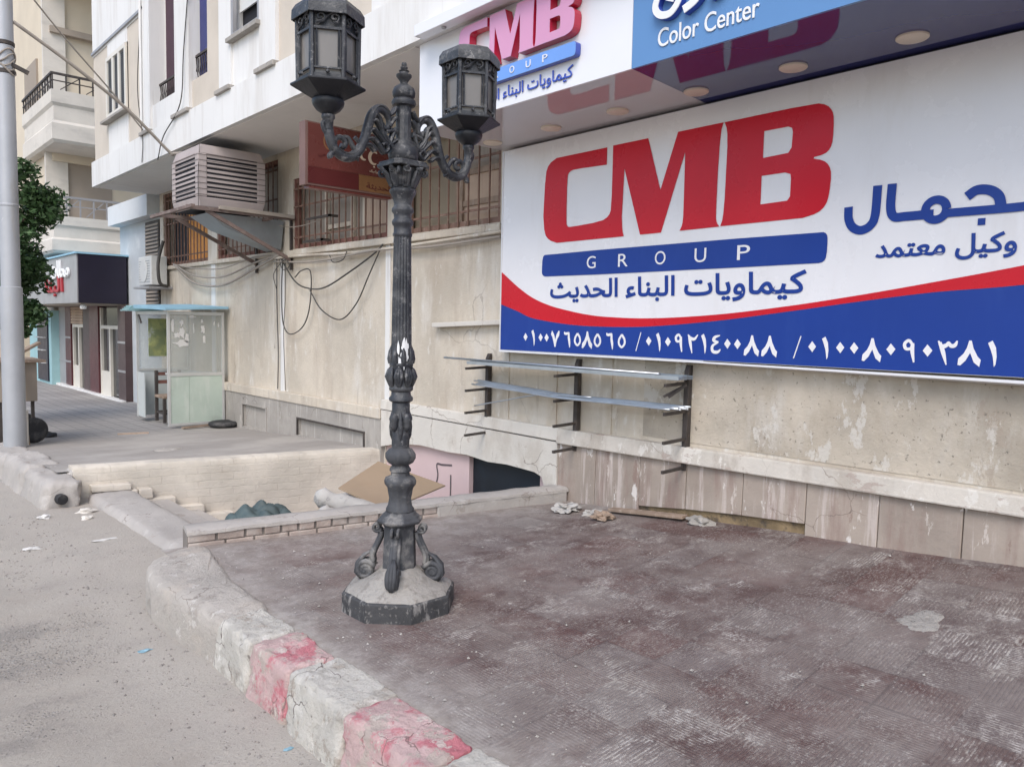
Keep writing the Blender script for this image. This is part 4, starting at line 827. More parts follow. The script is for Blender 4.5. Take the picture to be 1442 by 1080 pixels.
# ================================================================ LAMP POST
LX, LY = 2.43, 3.6
Lm = thing('lamp_post', 'ornate black cast iron lamp post with two lanterns standing on the tiles', 'lamp post', (LX, LY, 0))
def L3(x, y, z): return (LX + x, LY + y, z)
C0 = (LX, LY, 0)
MB().lathe([(.325, -.06), (.325, .1), (.317, .108), (.05, .108)], C0, 8, R(22.5)).build('octagonal_base', 'plinthiron', Lm, bevel=.004)
vs = []; fs = []; n = 48
for k, (r, z) in enumerate([(.312, .1), (.3, .125), (.26, .14), (.2, .16), (.15, .19), (.115, .22), (.06, .24)]):
    for j in range(n):
        a = 2 * math.pi * j / n; f8 = 1 / math.cos(((a + R(22.5)) % R(45)) - R(22.5)) * .925 if k < 3 else 1
        v = Vector((r * f8 * math.cos(a), r * f8 * math.sin(a), z)); v += noise.noise_vector(v * 9) * .01 + noise.noise_vector(v * 30) * .003; vs.append((LX + v.x, LY + v.y, v.z))
        if k < 6: fs.append((k * n + j, k * n + (j + 1) % n, (k + 1) * n + (j + 1) % n, (k + 1) * n + j))
fs.append(tuple(range(6 * n, 7 * n)))
MB().add(vs, fs).build('dust_skirt', 'dustheap', Lm, smooth=True)
MB().lathe([(.105, .17), (.098, .2), (.09, .46), (.1, .478), (.128, .486), (.132, .5), (.118, .512), (.112, .522), (.098, .53), (.092, .54), (.075, .55)], C0, 8, R(22.5)).build('pedestal', 'ironlow', Lm, bevel=.004)
def spiral(cx, cz, r0, r1, a0, turns, n=22):
    return [(cx + (r0 + (r1 - r0) * i / n) * math.cos(a0 + turns * 2 * math.pi * i / n), cz + (r0 + (r1 - r0) * i / n) * math.sin(a0 + turns * 2 * math.pi * i / n)) for i in range(n + 1)]
for q in range(4):
    a = R(45 + 90 * q); ca, sa = math.cos(a), math.sin(a); P = lambda r, z, s=0: L3(ca * r - sa * s, sa * r + ca * s, z)
    low = spiral(.192, .205, .055, .012, R(160), -1.7, 26)      # big foot volute
    top = spiral(.128, .452, .028, .008, R(200), 1.3, 14)
    body = [(.1, .43), (.104, .4), (.118, .365), (.135, .33), (.15, .29), (.145, .25)]
    mb = MB()
    pts = smooth_path([(r, 0, z) for r, z in body], 5)
    for s in (-.018, .018):
        mb.tube([P(p.x, p.z, s) for p in pts], .013, 7)
        mb.tube([P(r, z, s * 1.2) for r, z in low], [.016 - .006 * i / 26 for i in range(27)], 7)
        mb.tube([P(r, z, s) for r, z in top], .009, 6)
    mb.tube([P(p.x + .006, p.z, 0) for p in pts], .019, 7)
    mb.lathe([(.0, -.03), (.045, -.028), (.05, 0), (.045, .028), (.0, .03)], (0, 0, 0), 14)
    k = len(mb.v) - 5 * 14
    for i in range(k, len(mb.v)): x, y, z = mb.v[i]; mb.v[i] = P(.192 + x, .205 + y, z)
    # acanthus leaf down the front of the foot
    for s in (-.016, 0, .016): mb.tube([P(.165, .31, s * .3), P(.205, .285, s * .8), P(.24, .24, s * 1.2), P(.248, .19, s), P(.225, .145, s * .3)], [.006, .012, .014, .012, .004], 6)
    mb.build('scroll_leg', 'ironlow', Lm, smooth=True)
col = [(.06, .53), (.078, .545), (.08, .56), (.066, .58), (.06, .62), (.066, .65), (.07, .68), (.085, .7), (.088, .72), (.08, .74), (.052, .752), (.05, .77), (.058, .775), (.058, .79), (.05, .8), (.046, .81), (.07, .825), (.083, .85), (.083, .875), (.066, .9), (.05, .908), (.05, .92)]
def ribs(nn, z0, z1, amp):
    return lambda a, z: 1 + (amp * math.cos(nn * a) if z0 < z < z1 else 0)
MB().lathe(col, C0, 40, 0, ribs(8, .57, .89, .05)).build('base_vase', 'ironlow', Lm, smooth=True, auto=55)
mb = MB()
mb.lathe([(.05, .915), (.05, 1.16), (.046, 1.17)], C0, 24)
mb.lathe([(.05, 1.165), (.066, 1.175), (.068, 1.19), (.056, 1.205), (.053, 1.23)], C0, 24)
for q in range(4):        # cast mask bosses on the plain drum
    a = R(10 + 90 * q); c = L3(.05 * math.cos(a), .05 * math.sin(a), 0)
    mb.lathe([(.0, 1.0), (.016, 1.01), (.025, 1.035), (.024, 1.06), (.03, 1.075), (.018, 1.1), (.0, 1.11)], c, 10)
    a += R(45); c = L3(.049 * math.cos(a), .049 * math.sin(a), 0); mb.lathe([(.0, .95), (.012, .98), (.016, 1.03), (.008, 1.1), (0, 1.12)], c, 8)
mb.build('drum', 'iron', Lm, smooth=True, auto=50)
mb = MB(); mb.lathe([(.054, 1.225), (.067, 1.235), (.067, 1.25), (.06, 1.26), (.064, 1.3), (.06, 1.36), (.066, 1.372), (.066, 1.385), (.058, 1.39)], C0, 32)
for q in range(8):
    a = R(45 * q); c = lambda r, z, s=0: L3(r * math.cos(a) - s * math.sin(a), r * math.sin(a) + s * math.cos(a), z)
    for s in (-.012, 0, .012): mb.tube([c(.06, 1.25, s * .2), c(.068, 1.28, s), c(.078, 1.31, s * 1.4), c(.068, 1.345, s), c(.06, 1.365, 0)], [.006, .01, .012, .01, .004], 6)
    a += R(22.5); mb.tube([c(.058, 1.385), c(.064, 1.41), c(.061, 1.45), c(.055, 1.485)], [.016, .016, .012, .003], 6)
mb.build('leaf_collar', 'iron', Lm, smooth=True, auto=60)
MB().lathe([(.06, 1.38), (.057, 1.45), (.0485, 2.085)], C0, 64, 0, lambda a, z: 1 - .085 * max(0, math.cos(16 * a)) ** 1).build('fluted_shaft', 'iron', Lm, smooth=True, auto=60)
mb = MB()
for k in range(26):      # dried splash of white paint on the flutes, facing the street
    a = R(240 + rnd.gauss(8, 12)); z = 1.44 - abs(rnd.gauss(0, .07)) + .05; r = .0605
    h = rnd.uniform(.012, .05); w_ = rnd.uniform(.05, .13)
    pts = [(z + h * math.cos(t) * rnd.uniform(.7, 1.2), a + w_ * math.sin(t)) for t in [q * math.pi / 5 for q in range(10)]]
    mb.add([L3(rr * math.cos(b), rr * math.sin(b), zz) for rr in (r, r + .003) for zz, b in pts], [tuple(range(9, -1, -1)), tuple(range(10, 20))] + [(i, (i + 1) % 10, 10 + (i + 1) % 10, 10 + i) for i in range(10)])
mb.build('paint_splash', 'splat', Lm)
MB().lathe([(.048, 2.08), (.054, 2.09), (.054, 2.1), (.049, 2.105), (.049, 2.14), (.058, 2.15), (.06, 2.163), (.055, 2.175), (.048, 2.182), (.05, 2.205), (.061, 2.22), (.06, 2.235), (.05, 2.25), (.048, 2.262), (.055, 2.29), (.068, 2.315), (.074, 2.325), (.074, 2.337), (.062, 2.345), (.06, 2.36)], C0, 36).build('neck_rings', 'iron', Lm, smooth=True, auto=50)
mb = MB(); mb.lathe([(.058, 2.345), (.062, 2.38), (.074, 2.43), (.088, 2.45)], C0, 28)
for q in range(8):
    a = R(22.5 + 45 * q); c = lambda r, z, s=0: L3(r * math.cos(a) - s * math.sin(a), r * math.sin(a) + s * math.cos(a), z)
    big = q % 2 == 1
    for s in (-.014, 0, .014): mb.tube([c(.06, 2.35, s * .5), c(.072, 2.38, s), c(.09, 2.42, s), c(.108 if big else .1, 2.435, s * .8), c(.112 if big else .104, 2.42, s * .5)], [.009, .012, .012, .012, .005], 6)
    mb.tube([c(.095, 2.45, -.012), c(.115, 2.445, 0), c(.1, 2.428, .012)], [.012, .016, .01], 6)
for q in range(4):
    a = R(45 + 90 * q); c = lambda r, z, s=0: L3(r * math.cos(a) - s * math.sin(a), r * math.sin(a) + s * math.cos(a), z)
    mb.tube([c(r, z) for r, z in spiral(.118, 2.428, .022, .006, R(120), 1.3, 12)], .01, 6)
    mb.tube([c(.065, 2.36), c(.085, 2.4), c(.106, 2.44)], .012, 6)
mb.build('leaf_capital', 'iron', Lm, smooth=True, auto=60)
oc = []
for q in range(4):
    a = R(45 * 2 * q + 45)
    for da, r in ((-9, .142), (9, .142), (45, .112)): oc.append((r * math.cos(a + R(da)), r * math.sin(a + R(da))))
MB().prism(oc, 2.455, 2.472, lambda a, b, t: L3(a, b, t)).prism([(a * .93, b * .93) for a, b in oc], 2.4722, 2.486, lambda a, b, t: L3(a, b, t)).build('abacus', 'iron', Lm, bevel=.003)
MB().lathe([(.06, 2.484), (.078, 2.5), (.085, 2.53), (.08, 2.56), (.06, 2.58), (.052, 2.585), (.05, 2.6), (.042, 2.605)], C0, 36).build('bulb', 'iron', Lm, smooth=True, auto=50)
MB().lathe([(.042, 2.6), (.042, 2.79)], C0, 12).build('upper_shaft', 'iron', Lm, smooth=True, auto=20)
MB().lathe([(.045, 2.785), (.062, 2.79), (.067, 2.805), (.062, 2.82), (.05, 2.828), (.06, 2.84), (.063, 2.86), (.055, 2.885), (.035, 2.9), (.02, 2.905), (.02, 2.915), (.034, 2.935), (.042, 2.945), (.042, 2.955), (.026, 2.962), (.024, 2.97), (.029, 2.976), (.016, 2.984), (.02, 2.99), (.02, 2.996), (.012, 3.0), (.015, 3.007), (.012, 3.02), (.0, 3.022)], C0, 28).build('finial', 'iron', Lm, smooth=True, auto=40)
def arm(sg):
    P = lambda r, z, s=0: L3(sg * r * .97, s, z); mb = MB()
    sm = lambda pts, k=6: [P(p.x, p.z, p.y) for p in smooth_path(pts, k)]
    main = [(.472, 0, 2.66), (.47, 0, 2.6), (.462, 0, 2.545), (.435, 0, 2.49), (.385, 0, 2.462), (.33, 0, 2.468), (.285, 0, 2.51), (.255, 0, 2.565), (.235, 0, 2.63), (.21, 0, 2.7), (.17, 0, 2.742), (.125, 0, 2.735), (.098, 0, 2.7), (.1, 0, 2.66), (.125, 0, 2.65), (.138, 0, 2.675)]
    pts = smooth_path(main, 5); n = len(pts)
    mb.tube([P(p.x, p.z, p.y) for p in pts], [.024 if i < 8 else .026 if i < n * .6 else .026 - .016 * (i - n * .6) / (n * .4) for i in range(n)], 10)
    for s in (-.016, .016): mb.tube([P(p.x, p.z + .014, s) for p in pts[12:int(n * .8)]], .009, 6)
    # open ironwork leaves between the arm and the post
    for s in (-.012, .012):
        for q in ([(.24, s, 2.6), (.2, s, 2.63), (.16, s, 2.6), (.11, s, 2.56), (.085, s, 2.6), (.06, s, 2.66)], [(.23, s, 2.65), (.185, s, 2.68), (.15, s, 2.64), (.12, s, 2.6), (.07, s, 2.55)], [(.25, s, 2.57), (.2, s, 2.58), (.16, s, 2.55), (.13, s, 2.52), (.105, s, 2.545), (.125, s, 2.57), (.145, s, 2.555)], [(.2, s, 2.72), (.16, s, 2.69), (.14, s, 2.61), (.1, s, 2.57), (.05, s, 2.6)], [(.1, s, 2.72), (.075, s, 2.74), (.055, s, 2.77)], [(.1, s, 2.66), (.08, s, 2.69), (.055, s, 2.72)], [(.26, s, 2.54), (.22, s, 2.545), (.185, s, 2.52)], [(.12, s, 2.63), (.085, s, 2.64), (.05, s, 2.64)]):
            mb.tube(sm(q, 4), .011, 6)
    # curled leaves on the outer hook
    mb.tube(sm([(.465, 0, 2.55), (.49, 0, 2.57), (.503, 0, 2.6), (.495, 0, 2.618), (.482, 0, 2.61), (.486, 0, 2.595)]), .012, 7)
    mb.tube(sm([(.44, 0, 2.5), (.43, 0, 2.54), (.4, 0, 2.555), (.37, 0, 2.535), (.38, 0, 2.51), (.4, 0, 2.515)]), .014, 7)
    mb.tube(sm([(.4, 0, 2.55), (.36, 0, 2.56), (.335, 0, 2.535), (.315, 0, 2.51), (.29, 0, 2.52)]), .013, 7)
    mb.tube(sm([(.44, 0, 2.475), (.46, 0, 2.455), (.455, 0, 2.44)]), [.016] * 12 + [.006], 7)
    mb.tube(sm([(.27, 0, 2.53), (.295, 0, 2.555), (.315, 0, 2.57)]), .011, 6)
    for k in range(6): r = .455 - .03 * k; mb.tube([P(r, 2.5 - .012 * k if k < 3 else 2.47, -.02), P(r - .012, 2.49 if k < 3 else 2.455, 0), P(r, 2.5 - .012 * k if k < 3 else 2.47, .02)], .008, 5)
    mb.lathe([(.024, 2.58), (.027, 2.63), (.034, 2.638), (.034, 2.652), (.028, 2.658)], P(.472, 0), 20)
    return mb.build('arm', 'iron', Lm, smooth=True, auto=60)
def lantern(sg):
    c = L3(sg * .458, 0, 0); T = lambda r, a, z: (c[0] + r * math.cos(a), c[1] + r * math.sin(a), z)
    hx = lambda r, z: [T(r, R(30 + 60 * q), z) for q in range(6)]
    ra, rb_ = .147, .152                     # corner radius of the glazed box, bottom and top
    zb, zt_, zr = 2.797, 3.135, 3.035
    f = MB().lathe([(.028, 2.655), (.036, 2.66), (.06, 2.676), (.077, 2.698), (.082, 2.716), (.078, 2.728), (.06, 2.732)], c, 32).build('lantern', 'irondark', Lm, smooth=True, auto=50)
    # flared hexagonal tray
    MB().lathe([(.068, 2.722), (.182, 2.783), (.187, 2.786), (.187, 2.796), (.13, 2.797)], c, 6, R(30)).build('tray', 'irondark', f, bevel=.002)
    mb = MB()
    for q in range(6):
        a = R(30 + 60 * q); p0, p1 = Vector(T(ra, a, zb)), Vector(T(rb_, a, zt_)); mb.tube([p0, p1], .012, 6)
    for q in range(6):
        a, b = R(30 + 60 * q), R(90 + 60 * q)
        def rail(z, h, w=.012, rr=None):
            r_ = ra + (rb_ - ra) * (z - zb) / (zt_ - zb); mb.bar(T(r_, a, z), T(r_, b, z), w, h)
        rail(zb + .012, .024); rail(zr, .012); rail(zt_ - .006, .012); rail(zb + .05, .008)
        # scrollwork panel under the roof
        m_ = (a + b) / 2; rr = rb_ * math.cos(R(30)); cc = Vector(T(rr, m_, 0)); tg = Vector((-math.sin(m_), math.cos(m_), 0))
        Q = lambda u, z, o=.004: cc + tg * u + Vector((math.cos(m_), math.sin(m_), 0)) * o + Vector((0, 0, z))
        zc = (zr + zt_) / 2
        for s in (-1, 1):
            mb.tube([Q(s * (.034 + u), zc + z) for u, z in spiral(0, 0, .026, .006, R(250) if s > 0 else R(-70), 1.2 * s, 16)], .0055, 5)
        mb.tube([Q(p.x, p.z) for p in smooth_path([(-.055, 0, zc - .03), (-.02, 0, zc - .012), (.015, 0, zc + .018), (.05, 0, zc + .028)], 4)], .0055, 5)
        mb.tube([Q(0, zb + .03, .012), Q(0, zb + .03, .024)], [.011, .006], 8)
        # inner glazing bars
        for u in (-.052, .052): mb.bar(Q(u, zb + .054, -.002), Q(u * 1.03, zr - .006, -.002), .008, .008)
    mb.build('cage', 'iron', f, smooth=True, auto=40)
    for q in range(6):
        a, b = R(30 + 60 * q), R(90 + 60 * q); g = MB()
        g.hexa([T(ra - .014, a, zb + .024), T(ra - .014, b, zb + .024), T(ra - .018, b, zb + .024), T(ra - .018, a, zb + .024)], [T(rb_ - .014, a, zr), T(rb_ - .014, b, zr), T(rb_ - .018, b, zr), T(rb_ - .018, a, zr)]); g.build('glass_pane', 'lampglass', f)
    fr = MB()
    for q in range(6):
        a, b = R(30 + 60 * q), R(90 + 60 * q)
        fr.hexa([T(rb_ - .012, a, zr), T(rb_ - .012, b, zr), T(rb_ - .017, b, zr), T(rb_ - .017, a, zr)], [T(rb_ - .012, a, zt_), T(rb_ - .012, b, zt_), T(rb_ - .017, b, zt_), T(rb_ - .017, a, zt_)])
    fr.build('frieze_back', 'iron', f)
    MB().lathe([(.15, 3.132), (.178, 3.1), (.182, 3.102), (.18, 3.15), (.16, 3.18), (.08, 3.21), (.03, 3.22), (.0, 3.221)], c, 6, R(30)).build('roof', 'iron', f, bevel=.003)
    return f
for sg in (1, -1): arm(sg); lantern(sg)

# ================================================================ WALL RACKS AND STEEL PROFILES
labs = ['dark steel rack bracket on the wall farthest from the viewer, left end of the rods', 'middle dark steel rack bracket under the banner carrying rods', 'dark steel rack bracket nearest the viewer at the right end of the rods']
for i, (y, zb_, zt__) in enumerate(((6.05, .475, 1.32), (4.79, .475, 1.32), (3.59, .475, 1.325))):
    t = thing('rack_bracket', labs[i], 'wall rack', (5.18, y, zb_), 'rack brackets carrying steel rods')
    MB().prism([(5.135, zb_), (5.19, zb_), (5.19, zt__ + .0), (5.165, zt__), (5.14, zt__ - .05)], y - .023, y + .023, lambda a, b, t_: (a, t_, b)).build('upright', 'rack', t, bevel=.003)
    for z in (1.18, .955, .73, .5):
        MB().bar((5.15, y, z), (4.86, y, z - .01), .022, .024).build('prong', 'rack', t)
    if i == 2:
        for k in range(2): MB().bar((5.1, y - .03, 1.17), (4.98, y + .05 + .05 * k, 1.07), .012, .02).build('tie', 'rack', t)
def zline(y, a): return a
for k in range(5):
    x = 4.9 + .045 * k; z = 1.215 + (.0 if k % 2 == 0 else .004); y0 = 6.1 + rnd.uniform(-.05, .08); y1 = 3.5 + rnd.uniform(-.02, .04)
    mb = MB(); mb.box(x, x + .038, y1, y0, z, z + .002).box(x, x + .002, y1, y0, z + .002, z + .03).box(x + .036, x + .038, y1, y0, z + .002, z + .03)
    o = mb.build('steel_channel', 'steel')
    tag(o, 'long galvanised steel channel lying on the top prongs of the wall rack', 'steel channel', 'steel channels on the top prongs')
o = MB().tube([(4.93, 6.5, 1.262), (4.93, 3.7, 1.252)], .011, 8).build('steel_tube', 'steel', smooth=True); tag(o, 'thin bright steel tube sticking out furthest left from the top prongs', 'steel tube')
for k in range(9):
    x = 4.88 + .026 * k; y0 = 6.02 + rnd.uniform(-.12, .12); y1 = 3.45 + rnd.uniform(0, .1); z = .99 + .006 * (k % 3)
    up = .02 + rnd.uniform(0, .03)
    o = MB().tube(smooth_path([(x - .01, y0, z + up), (x, 5.3, z + .008), (x, 4.79, z - .012), (x, 4.1, z - .006), (x + rnd.uniform(-.02, .02), y1, z - .004)], 6), .008, 6).build('steel_rod', 'steel', smooth=True)
    tag(o, 'thin grey steel rod in the loose bundle on the second prongs', 'steel rod', 'steel rods on the second prongs')
o = MB().tube(smooth_path([(4.9, 5.95, .8), (4.88, 5.5, .89), (4.9, 5.0, .985), (4.92, 4.4, 1.012)], 6), .007, 6).build('steel_rod', 'steel', smooth=True); tag(o, 'single bent rod drooping below the second prongs at the left', 'steel rod')
o = MB().bar((5.15, 6.98, 1.6), (5.15, 5.82, 1.645), .08, .05).build('wall_batten', 'whitewash', bevel=.006); tag(o, 'pale wooden batten nailed to the wall left of the banner', 'batten')

# ================================================================ EVAPORATIVE COOLER AND ITS BRACKET
t = thing('air_cooler', 'large dusty cream louvred air cooler on a bracket under the overhang', 'air cooler', (4.35, 11.05, 3.12))
x0, x1, y0, y1, z0, z1 = 3.86, 4.8, 10.55, 11.57, 3.13, 3.96
prof = [(0.03, 0), (.004, .1), (0, .2), (0, .6), (.012, .72), (.05, .83)]
ri = lambda d, z: [(x0 + d, y0 + d, z), (x1 - d, y0 + d, z), (x1 - d, y1 - d, z), (x0 + d, y1 - d, z)]
vs = []; fs = []
for d_, z in prof: vs += ri(d_ + .012, z0 + z)
for k in range(5):
    for j in range(4): fs.append((k * 4 + j, k * 4 + (j + 1) % 4, k * 4 + 4 + (j + 1) % 4, k * 4 + 4 + j))
fs += [(3, 2, 1, 0), (20, 21, 22, 23)]
MB().add(vs, fs).build('inner_body', 'dark', t)
mb = MB()
for za, zb2, da, db in ((0, .13, .03, .003), (.7, .83, .01, .05)):
    mb.add(ri(da, z0 + za) + ri(db, z0 + zb2) + ri(da + .02, z0 + za) + ri(db + .02, z0 + zb2), [(0, 1, 5, 4), (1, 2, 6, 5), (2, 3, 7, 6), (3, 0, 4, 7), (4, 5, 13, 12), (5, 6, 14, 13), (6, 7, 15, 14), (7, 4, 12, 15), (0, 8, 9, 1), (1, 9, 10, 2), (2, 10, 11, 3), (3, 11, 8, 0)])
mb.add(ri(.05, z0 + .828), [(0, 1, 2, 3)]).add(ri(.03, z0 + .002), [(3, 2, 1, 0)])
for cx, cy in ((0, 0), (1, 0), (1, 1), (0, 1)):
    px, py = (x1 - .12, x1) if cx else (x0, x0 + .12), (y1 - .12, y1) if cy else (y0, y0 + .12)
    mb.box(px[0], px[1], py[0], py[1], z0 + .13, z0 + .7)
mb.build('casing', 'coolerplastic', t, bevel=.012)
mb = MB()
for k in range(9):
    z = z0 + .15 + .063 * k
    for (ax, ay, bx_, by) in ((x0 + .12, y0, x1 - .12, y0), (x0, y0 + .12, x0, y1 - .12), (x1, y0 + .12, x1, y1 - .12)):
        nx_, ny_ = (0, 1) if ay == by else ((1, 0) if ax == x0 else (-1, 0))
        q = lambda px, py, dd, zz: (px + nx_ * dd, py + ny_ * dd, zz)
        mb.hexa([q(ax, ay, .002, z), q(bx_, by, .002, z), q(bx_, by, .03, z + .02), q(ax, ay, .03, z + .02)], [q(ax, ay, .002, z + .03), q(bx_, by, .002, z + .03), q(bx_, by, .03, z + .045), q(ax, ay, .03, z + .045)])
mb.build('louvres', 'coolerplastic', t)
mb = MB(); mb.tube([(x0 - .002, y0 - .006, z0), (x0 - .006, y0 - .008, z0 + .4), (x0 + .03, y0 + .02, z1)], .004, 5)
for k in range(8): z = z0 + .16 + .075 * k; mb.tube([(x1, y0 - .005, z), (x0 - .004, y0 - .006, z - .002), (x0 - .005, y1, z)], .003, 4)
mb.build('tie_wire', 'cable', t)
MB().hexa([(4.3, 10.75, 2.9), (5.15, 10.8, 2.66), (5.15, 11.3, 2.66), (4.3, 11.3, 2.9)], [(4.05, 10.7, 3.08), (5.17, 10.75, 3.08), (5.17, 11.4, 3.08), (4.05, 11.4, 3.08)]).build('duct', 'duct', t)
t = thing('cooler_bracket', 'rusty angle iron bracket carrying the big air cooler', 'bracket', (4.4, 11, 3.08))
MB().bar((3.68, 10.5, 3.095), (5.2, 10.5, 3.095), .05, .05).bar((3.68, 11.7, 3.095), (5.2, 11.7, 3.095), .05, .05).bar((3.7, 10.3, 3.09), (3.7, 11.95, 3.09), .05, .04).bar((4.85, 10.5, 3.06), (4.85, 11.7, 3.06), .04, .04).build('frame', 'bracketsteel', t)
MB().bar((4.1, 10.46, 3.13), (5.19, 10.46, 3.115), .03, .05).build('rail', 'cablegrey', t)
for y in (10.52, 11.7): MB().bar((3.95, y, 3.08), (5.17, y, 2.5), .04, .05).build('strut', 'bracketsteel', t)
MB().bar((5.17, 10.52, 3.1), (5.17, 10.52, 2.36), .04, .03).bar((5.17, 11.7, 3.1), (5.17, 11.7, 2.36), .04, .03).build('wall_leg', 'rack', t)
# ---- split air conditioner by the corner
t = thing('air_conditioner', 'small white outdoor air conditioner unit on the far wall above the kiosk', 'air conditioner', (5.0, 16.1, 2.3))
MB().box(4.84, 5.14, 15.72, 16.5, 2.27, 2.83).build('casing', 'acwhite', t, bevel=.015)
f = MB().lathe([(.2, 0), (.22, 0), (.22, .012), (.2, .012)], n=24).build('fan_ring', 'acwhite', t); f.matrix_world = Matrix.Translation((4.838, 16.15, 2.55)) @ Matrix.Rotation(R(-90), 4, 'Y')
g = MB()
for k in range(9): g.box(4.832, 4.838, 15.8, 16.44, 2.33 + .05 * k, 2.342 + .05 * k)
g.build('grille', 'shutterblue', t)
MB().box(4.76, 5.2, 15.6, 16.56, 2.2, 2.24).build('shelf', 'greyclad', t)

# ================================================================ RED HANGING SIGN
t = thing('hanging_sign', 'dark red double banded sign projecting from the wall behind the lamp post', 'sign', (4.55, 7.85, 3.1))
fr = lambda u, v, q: (4.0 + u, 7.8 - q, 3.1 + v)
MB().box(4.0, 5.19, 7.802, 7.94, 3.1, 3.78).build('case', 'redframe', t)
MB().prism([(.03, .2), (1.17, .2), (1.17, .665), (.03, .665)], .0, .004, fr).build('face', 'redsign', t)
MB().prism([(.03, .02), (.66, .02), (.66, .197), (.03, .197)], .0, .003, fr).build('maroon_band', 'maroonsign', t)
MB().prism([(.663, .02), (1.17, .02), (1.17, .197), (.663, .197)], .0, .003, fr).build('gold_band', 'gold', t)
mb = MB(); write(mb, shape('الحديثة'), .76, 1.1, .04, .12, fr, .002, .001, .004); write(mb, shape('سي ال جي'), .15, .46, .31, .37, fr, .002, .0, .005); mb.build('dark_lettering', 'maroonsign', t)
mb = MB(); ribbon(mb, [(.28 + .06 * math.cos(a), .5 + .085 * math.sin(a)) for a in [R(60 + 300 * q / 16) for q in range(17)]], .014, fr, .002, .005, 2); mb.build('gold_ring', 'gold', t)
mb = MB()
ribbon(mb, [(.86 + .06 * math.cos(a), .41 + .07 * math.sin(a)) for a in [R(50 + 250 * q / 12) for q in range(13)]], [.012 + .028 * math.sin(math.pi * q / 12) for q in range(13)], fr, .002, .005, 2)
ribbon(mb, [(.73 + .05 * math.cos(a), .43 + .06 * math.sin(a)) for a in [R(60 + 230 * q / 12) for q in range(13)]], [.012 + .026 * math.sin(math.pi * q / 12) for q in range(13)], fr, .002, .006, 2)
mb.prism([(.85, .3), (.87, .3), (.87, .32), (.85, .32)], .005, .007, fr)
write(mb, shape('سيراميك'.replace('ر', 'ر')), .8, .95, .235, .275, fr, .002, 0, .005)
mb.build('pale_lettering', 'cream', t)
MB().box(4.05, 5.1, 7.81, 7.93, 3.07, 3.099).build('bottom_rail', 'redsign', t)

# ================================================================ CABLES ON THE WALL
def cable(name, label, pts, r, m='cable', grp=None):
    o = MB().tube(smooth_path(pts, 7), r, 6).build(name, m, smooth=True); tag(o, label, 'cable', grp); return o
cable('conduit', 'pale straight conduit along the wall just below the barred windows', [(5.13, 11.0, 2.55), (5.13, 10, 2.54), (5.13, 8.5, 2.5), (5.12, 7, 2.52), (5.13, 5.85, 2.55)], .02, 'plaster')
cable('cable', 'thick grey cable running under the conduit as far as the banner', [(5.12, 11.0, 2.5), (5.11, 9.8, 2.44), (5.1, 8.8, 2.47), (5.12, 8.05, 2.5), (5.11, 7, 2.47), (5.12, 5.85, 2.5)], .014, 'cablegrey')
for k in range(3):
    cable('cable', ['lowest of the dusty cables drooping between the cooler bracket and the far windows', 'middle of the dusty cables drooping between the cooler bracket and the far windows', 'highest of the dusty cables drooping between the cooler bracket and the far windows'][k],
          [(5.12, 10.75, 2.6), (5.1, 11.6, 2.42 + .09 * k), (5.1, 12.9, 2.2 + .14 * k), (5.1, 14.2, 2.28 + .13 * k), (5.12, 15.3, 2.66)], .02 - .004 * k, 'cablegrey', 'dusty cables drooping on the wall')
cable('cable', 'thin dark cable hanging in a long loop left of the lamp post', [(5.13, 10.7, 2.58), (5.12, 10.72, 2.1), (5.12, 10.68, 1.6), (5.12, 10.45, 1.43), (5.12, 10.05, 1.55), (5.12, 9.85, 1.85), (5.12, 9.83, 2.3), (5.12, 10.1, 2.33), (5.12, 10.3, 2.24)], .009)
cable('cable', 'dark cable crossing the plaster in a shallow wave towards the lamp post', [(5.13, 10.8, 2.56), (5.11, 10.3, 2.2), (5.11, 9.9, 2.08), (5.11, 9.4, 2.08), (5.11, 8.7, 2.28), (5.12, 8.2, 2.46), (5.13, 8.02, 2.56)], .011)
cable('cable', 'dark cable hanging in a deep sag just left of the lamp post', [(5.12, 9.85, 2.05), (5.11, 9.5, 1.78), (5.11, 9.0, 1.65), (5.11, 8.6, 1.85), (5.11, 8.3, 2.2), (5.12, 8.05, 2.52)], .009)
cable('cable', 'dark vertical cable on the strip of wall left of the loops', [(5.13, 10.9, 2.6), (5.14, 10.92, 1.9), (5.14, 10.88, 1.2), (5.14, 10.9, .6)], .008)
cable('cable', 'white vertical cable down the pier below the cooler', [(5.14, 11.0, 2.6), (5.14, 11.02, 1.9), (5.14, 11.0, 1.2)], .007, 'whitewash')
cable('cable', 'thin dark wire tangled below the cooler bracket at the top of the long loop', [(5.12, 10.8, 2.52), (5.08, 10.6, 2.36), (5.08, 10.4, 2.4), (5.08, 10.5, 2.5), (5.1, 10.75, 2.44), (5.1, 10.95, 2.3), (5.12, 10.9, 2.1)], .006)
cable('cable', 'thin wire trailing from the window ledge straight down to the plinth ledge', [(5.13, 10.62, 2.56), (5.12, 10.6, 2.0), (5.12, 10.66, 1.4), (5.12, 10.6, .6)], .005)
cable('cable', 'pale thin wire drooping in front of the barred window beside the red sign', [(5.12, 11.0, 3.1), (5.1, 10.6, 2.98), (5.1, 10.0, 2.95), (5.12, 9.3, 3.02)], .006, 'cablegrey')
cable('cable', 'short loose wire end curling under the conduit left of the lamp post', [(5.12, 9.3, 2.5), (5.09, 9.15, 2.4), (5.09, 8.9, 2.42), (5.09, 8.8, 2.52)], .007)
cable('overhead_cable', 'thick pale overhead cable from the silver pole to the overhang corner', [(2.0, 11.72, 5.32), (2.7, 11.8, 4.95), (3.4, 11.95, 4.55), (4.0, 12.1, 4.1), (4.04, 12.0, 4.06), (4.1, 11.6, 4.03)], .022, 'cablegrey')
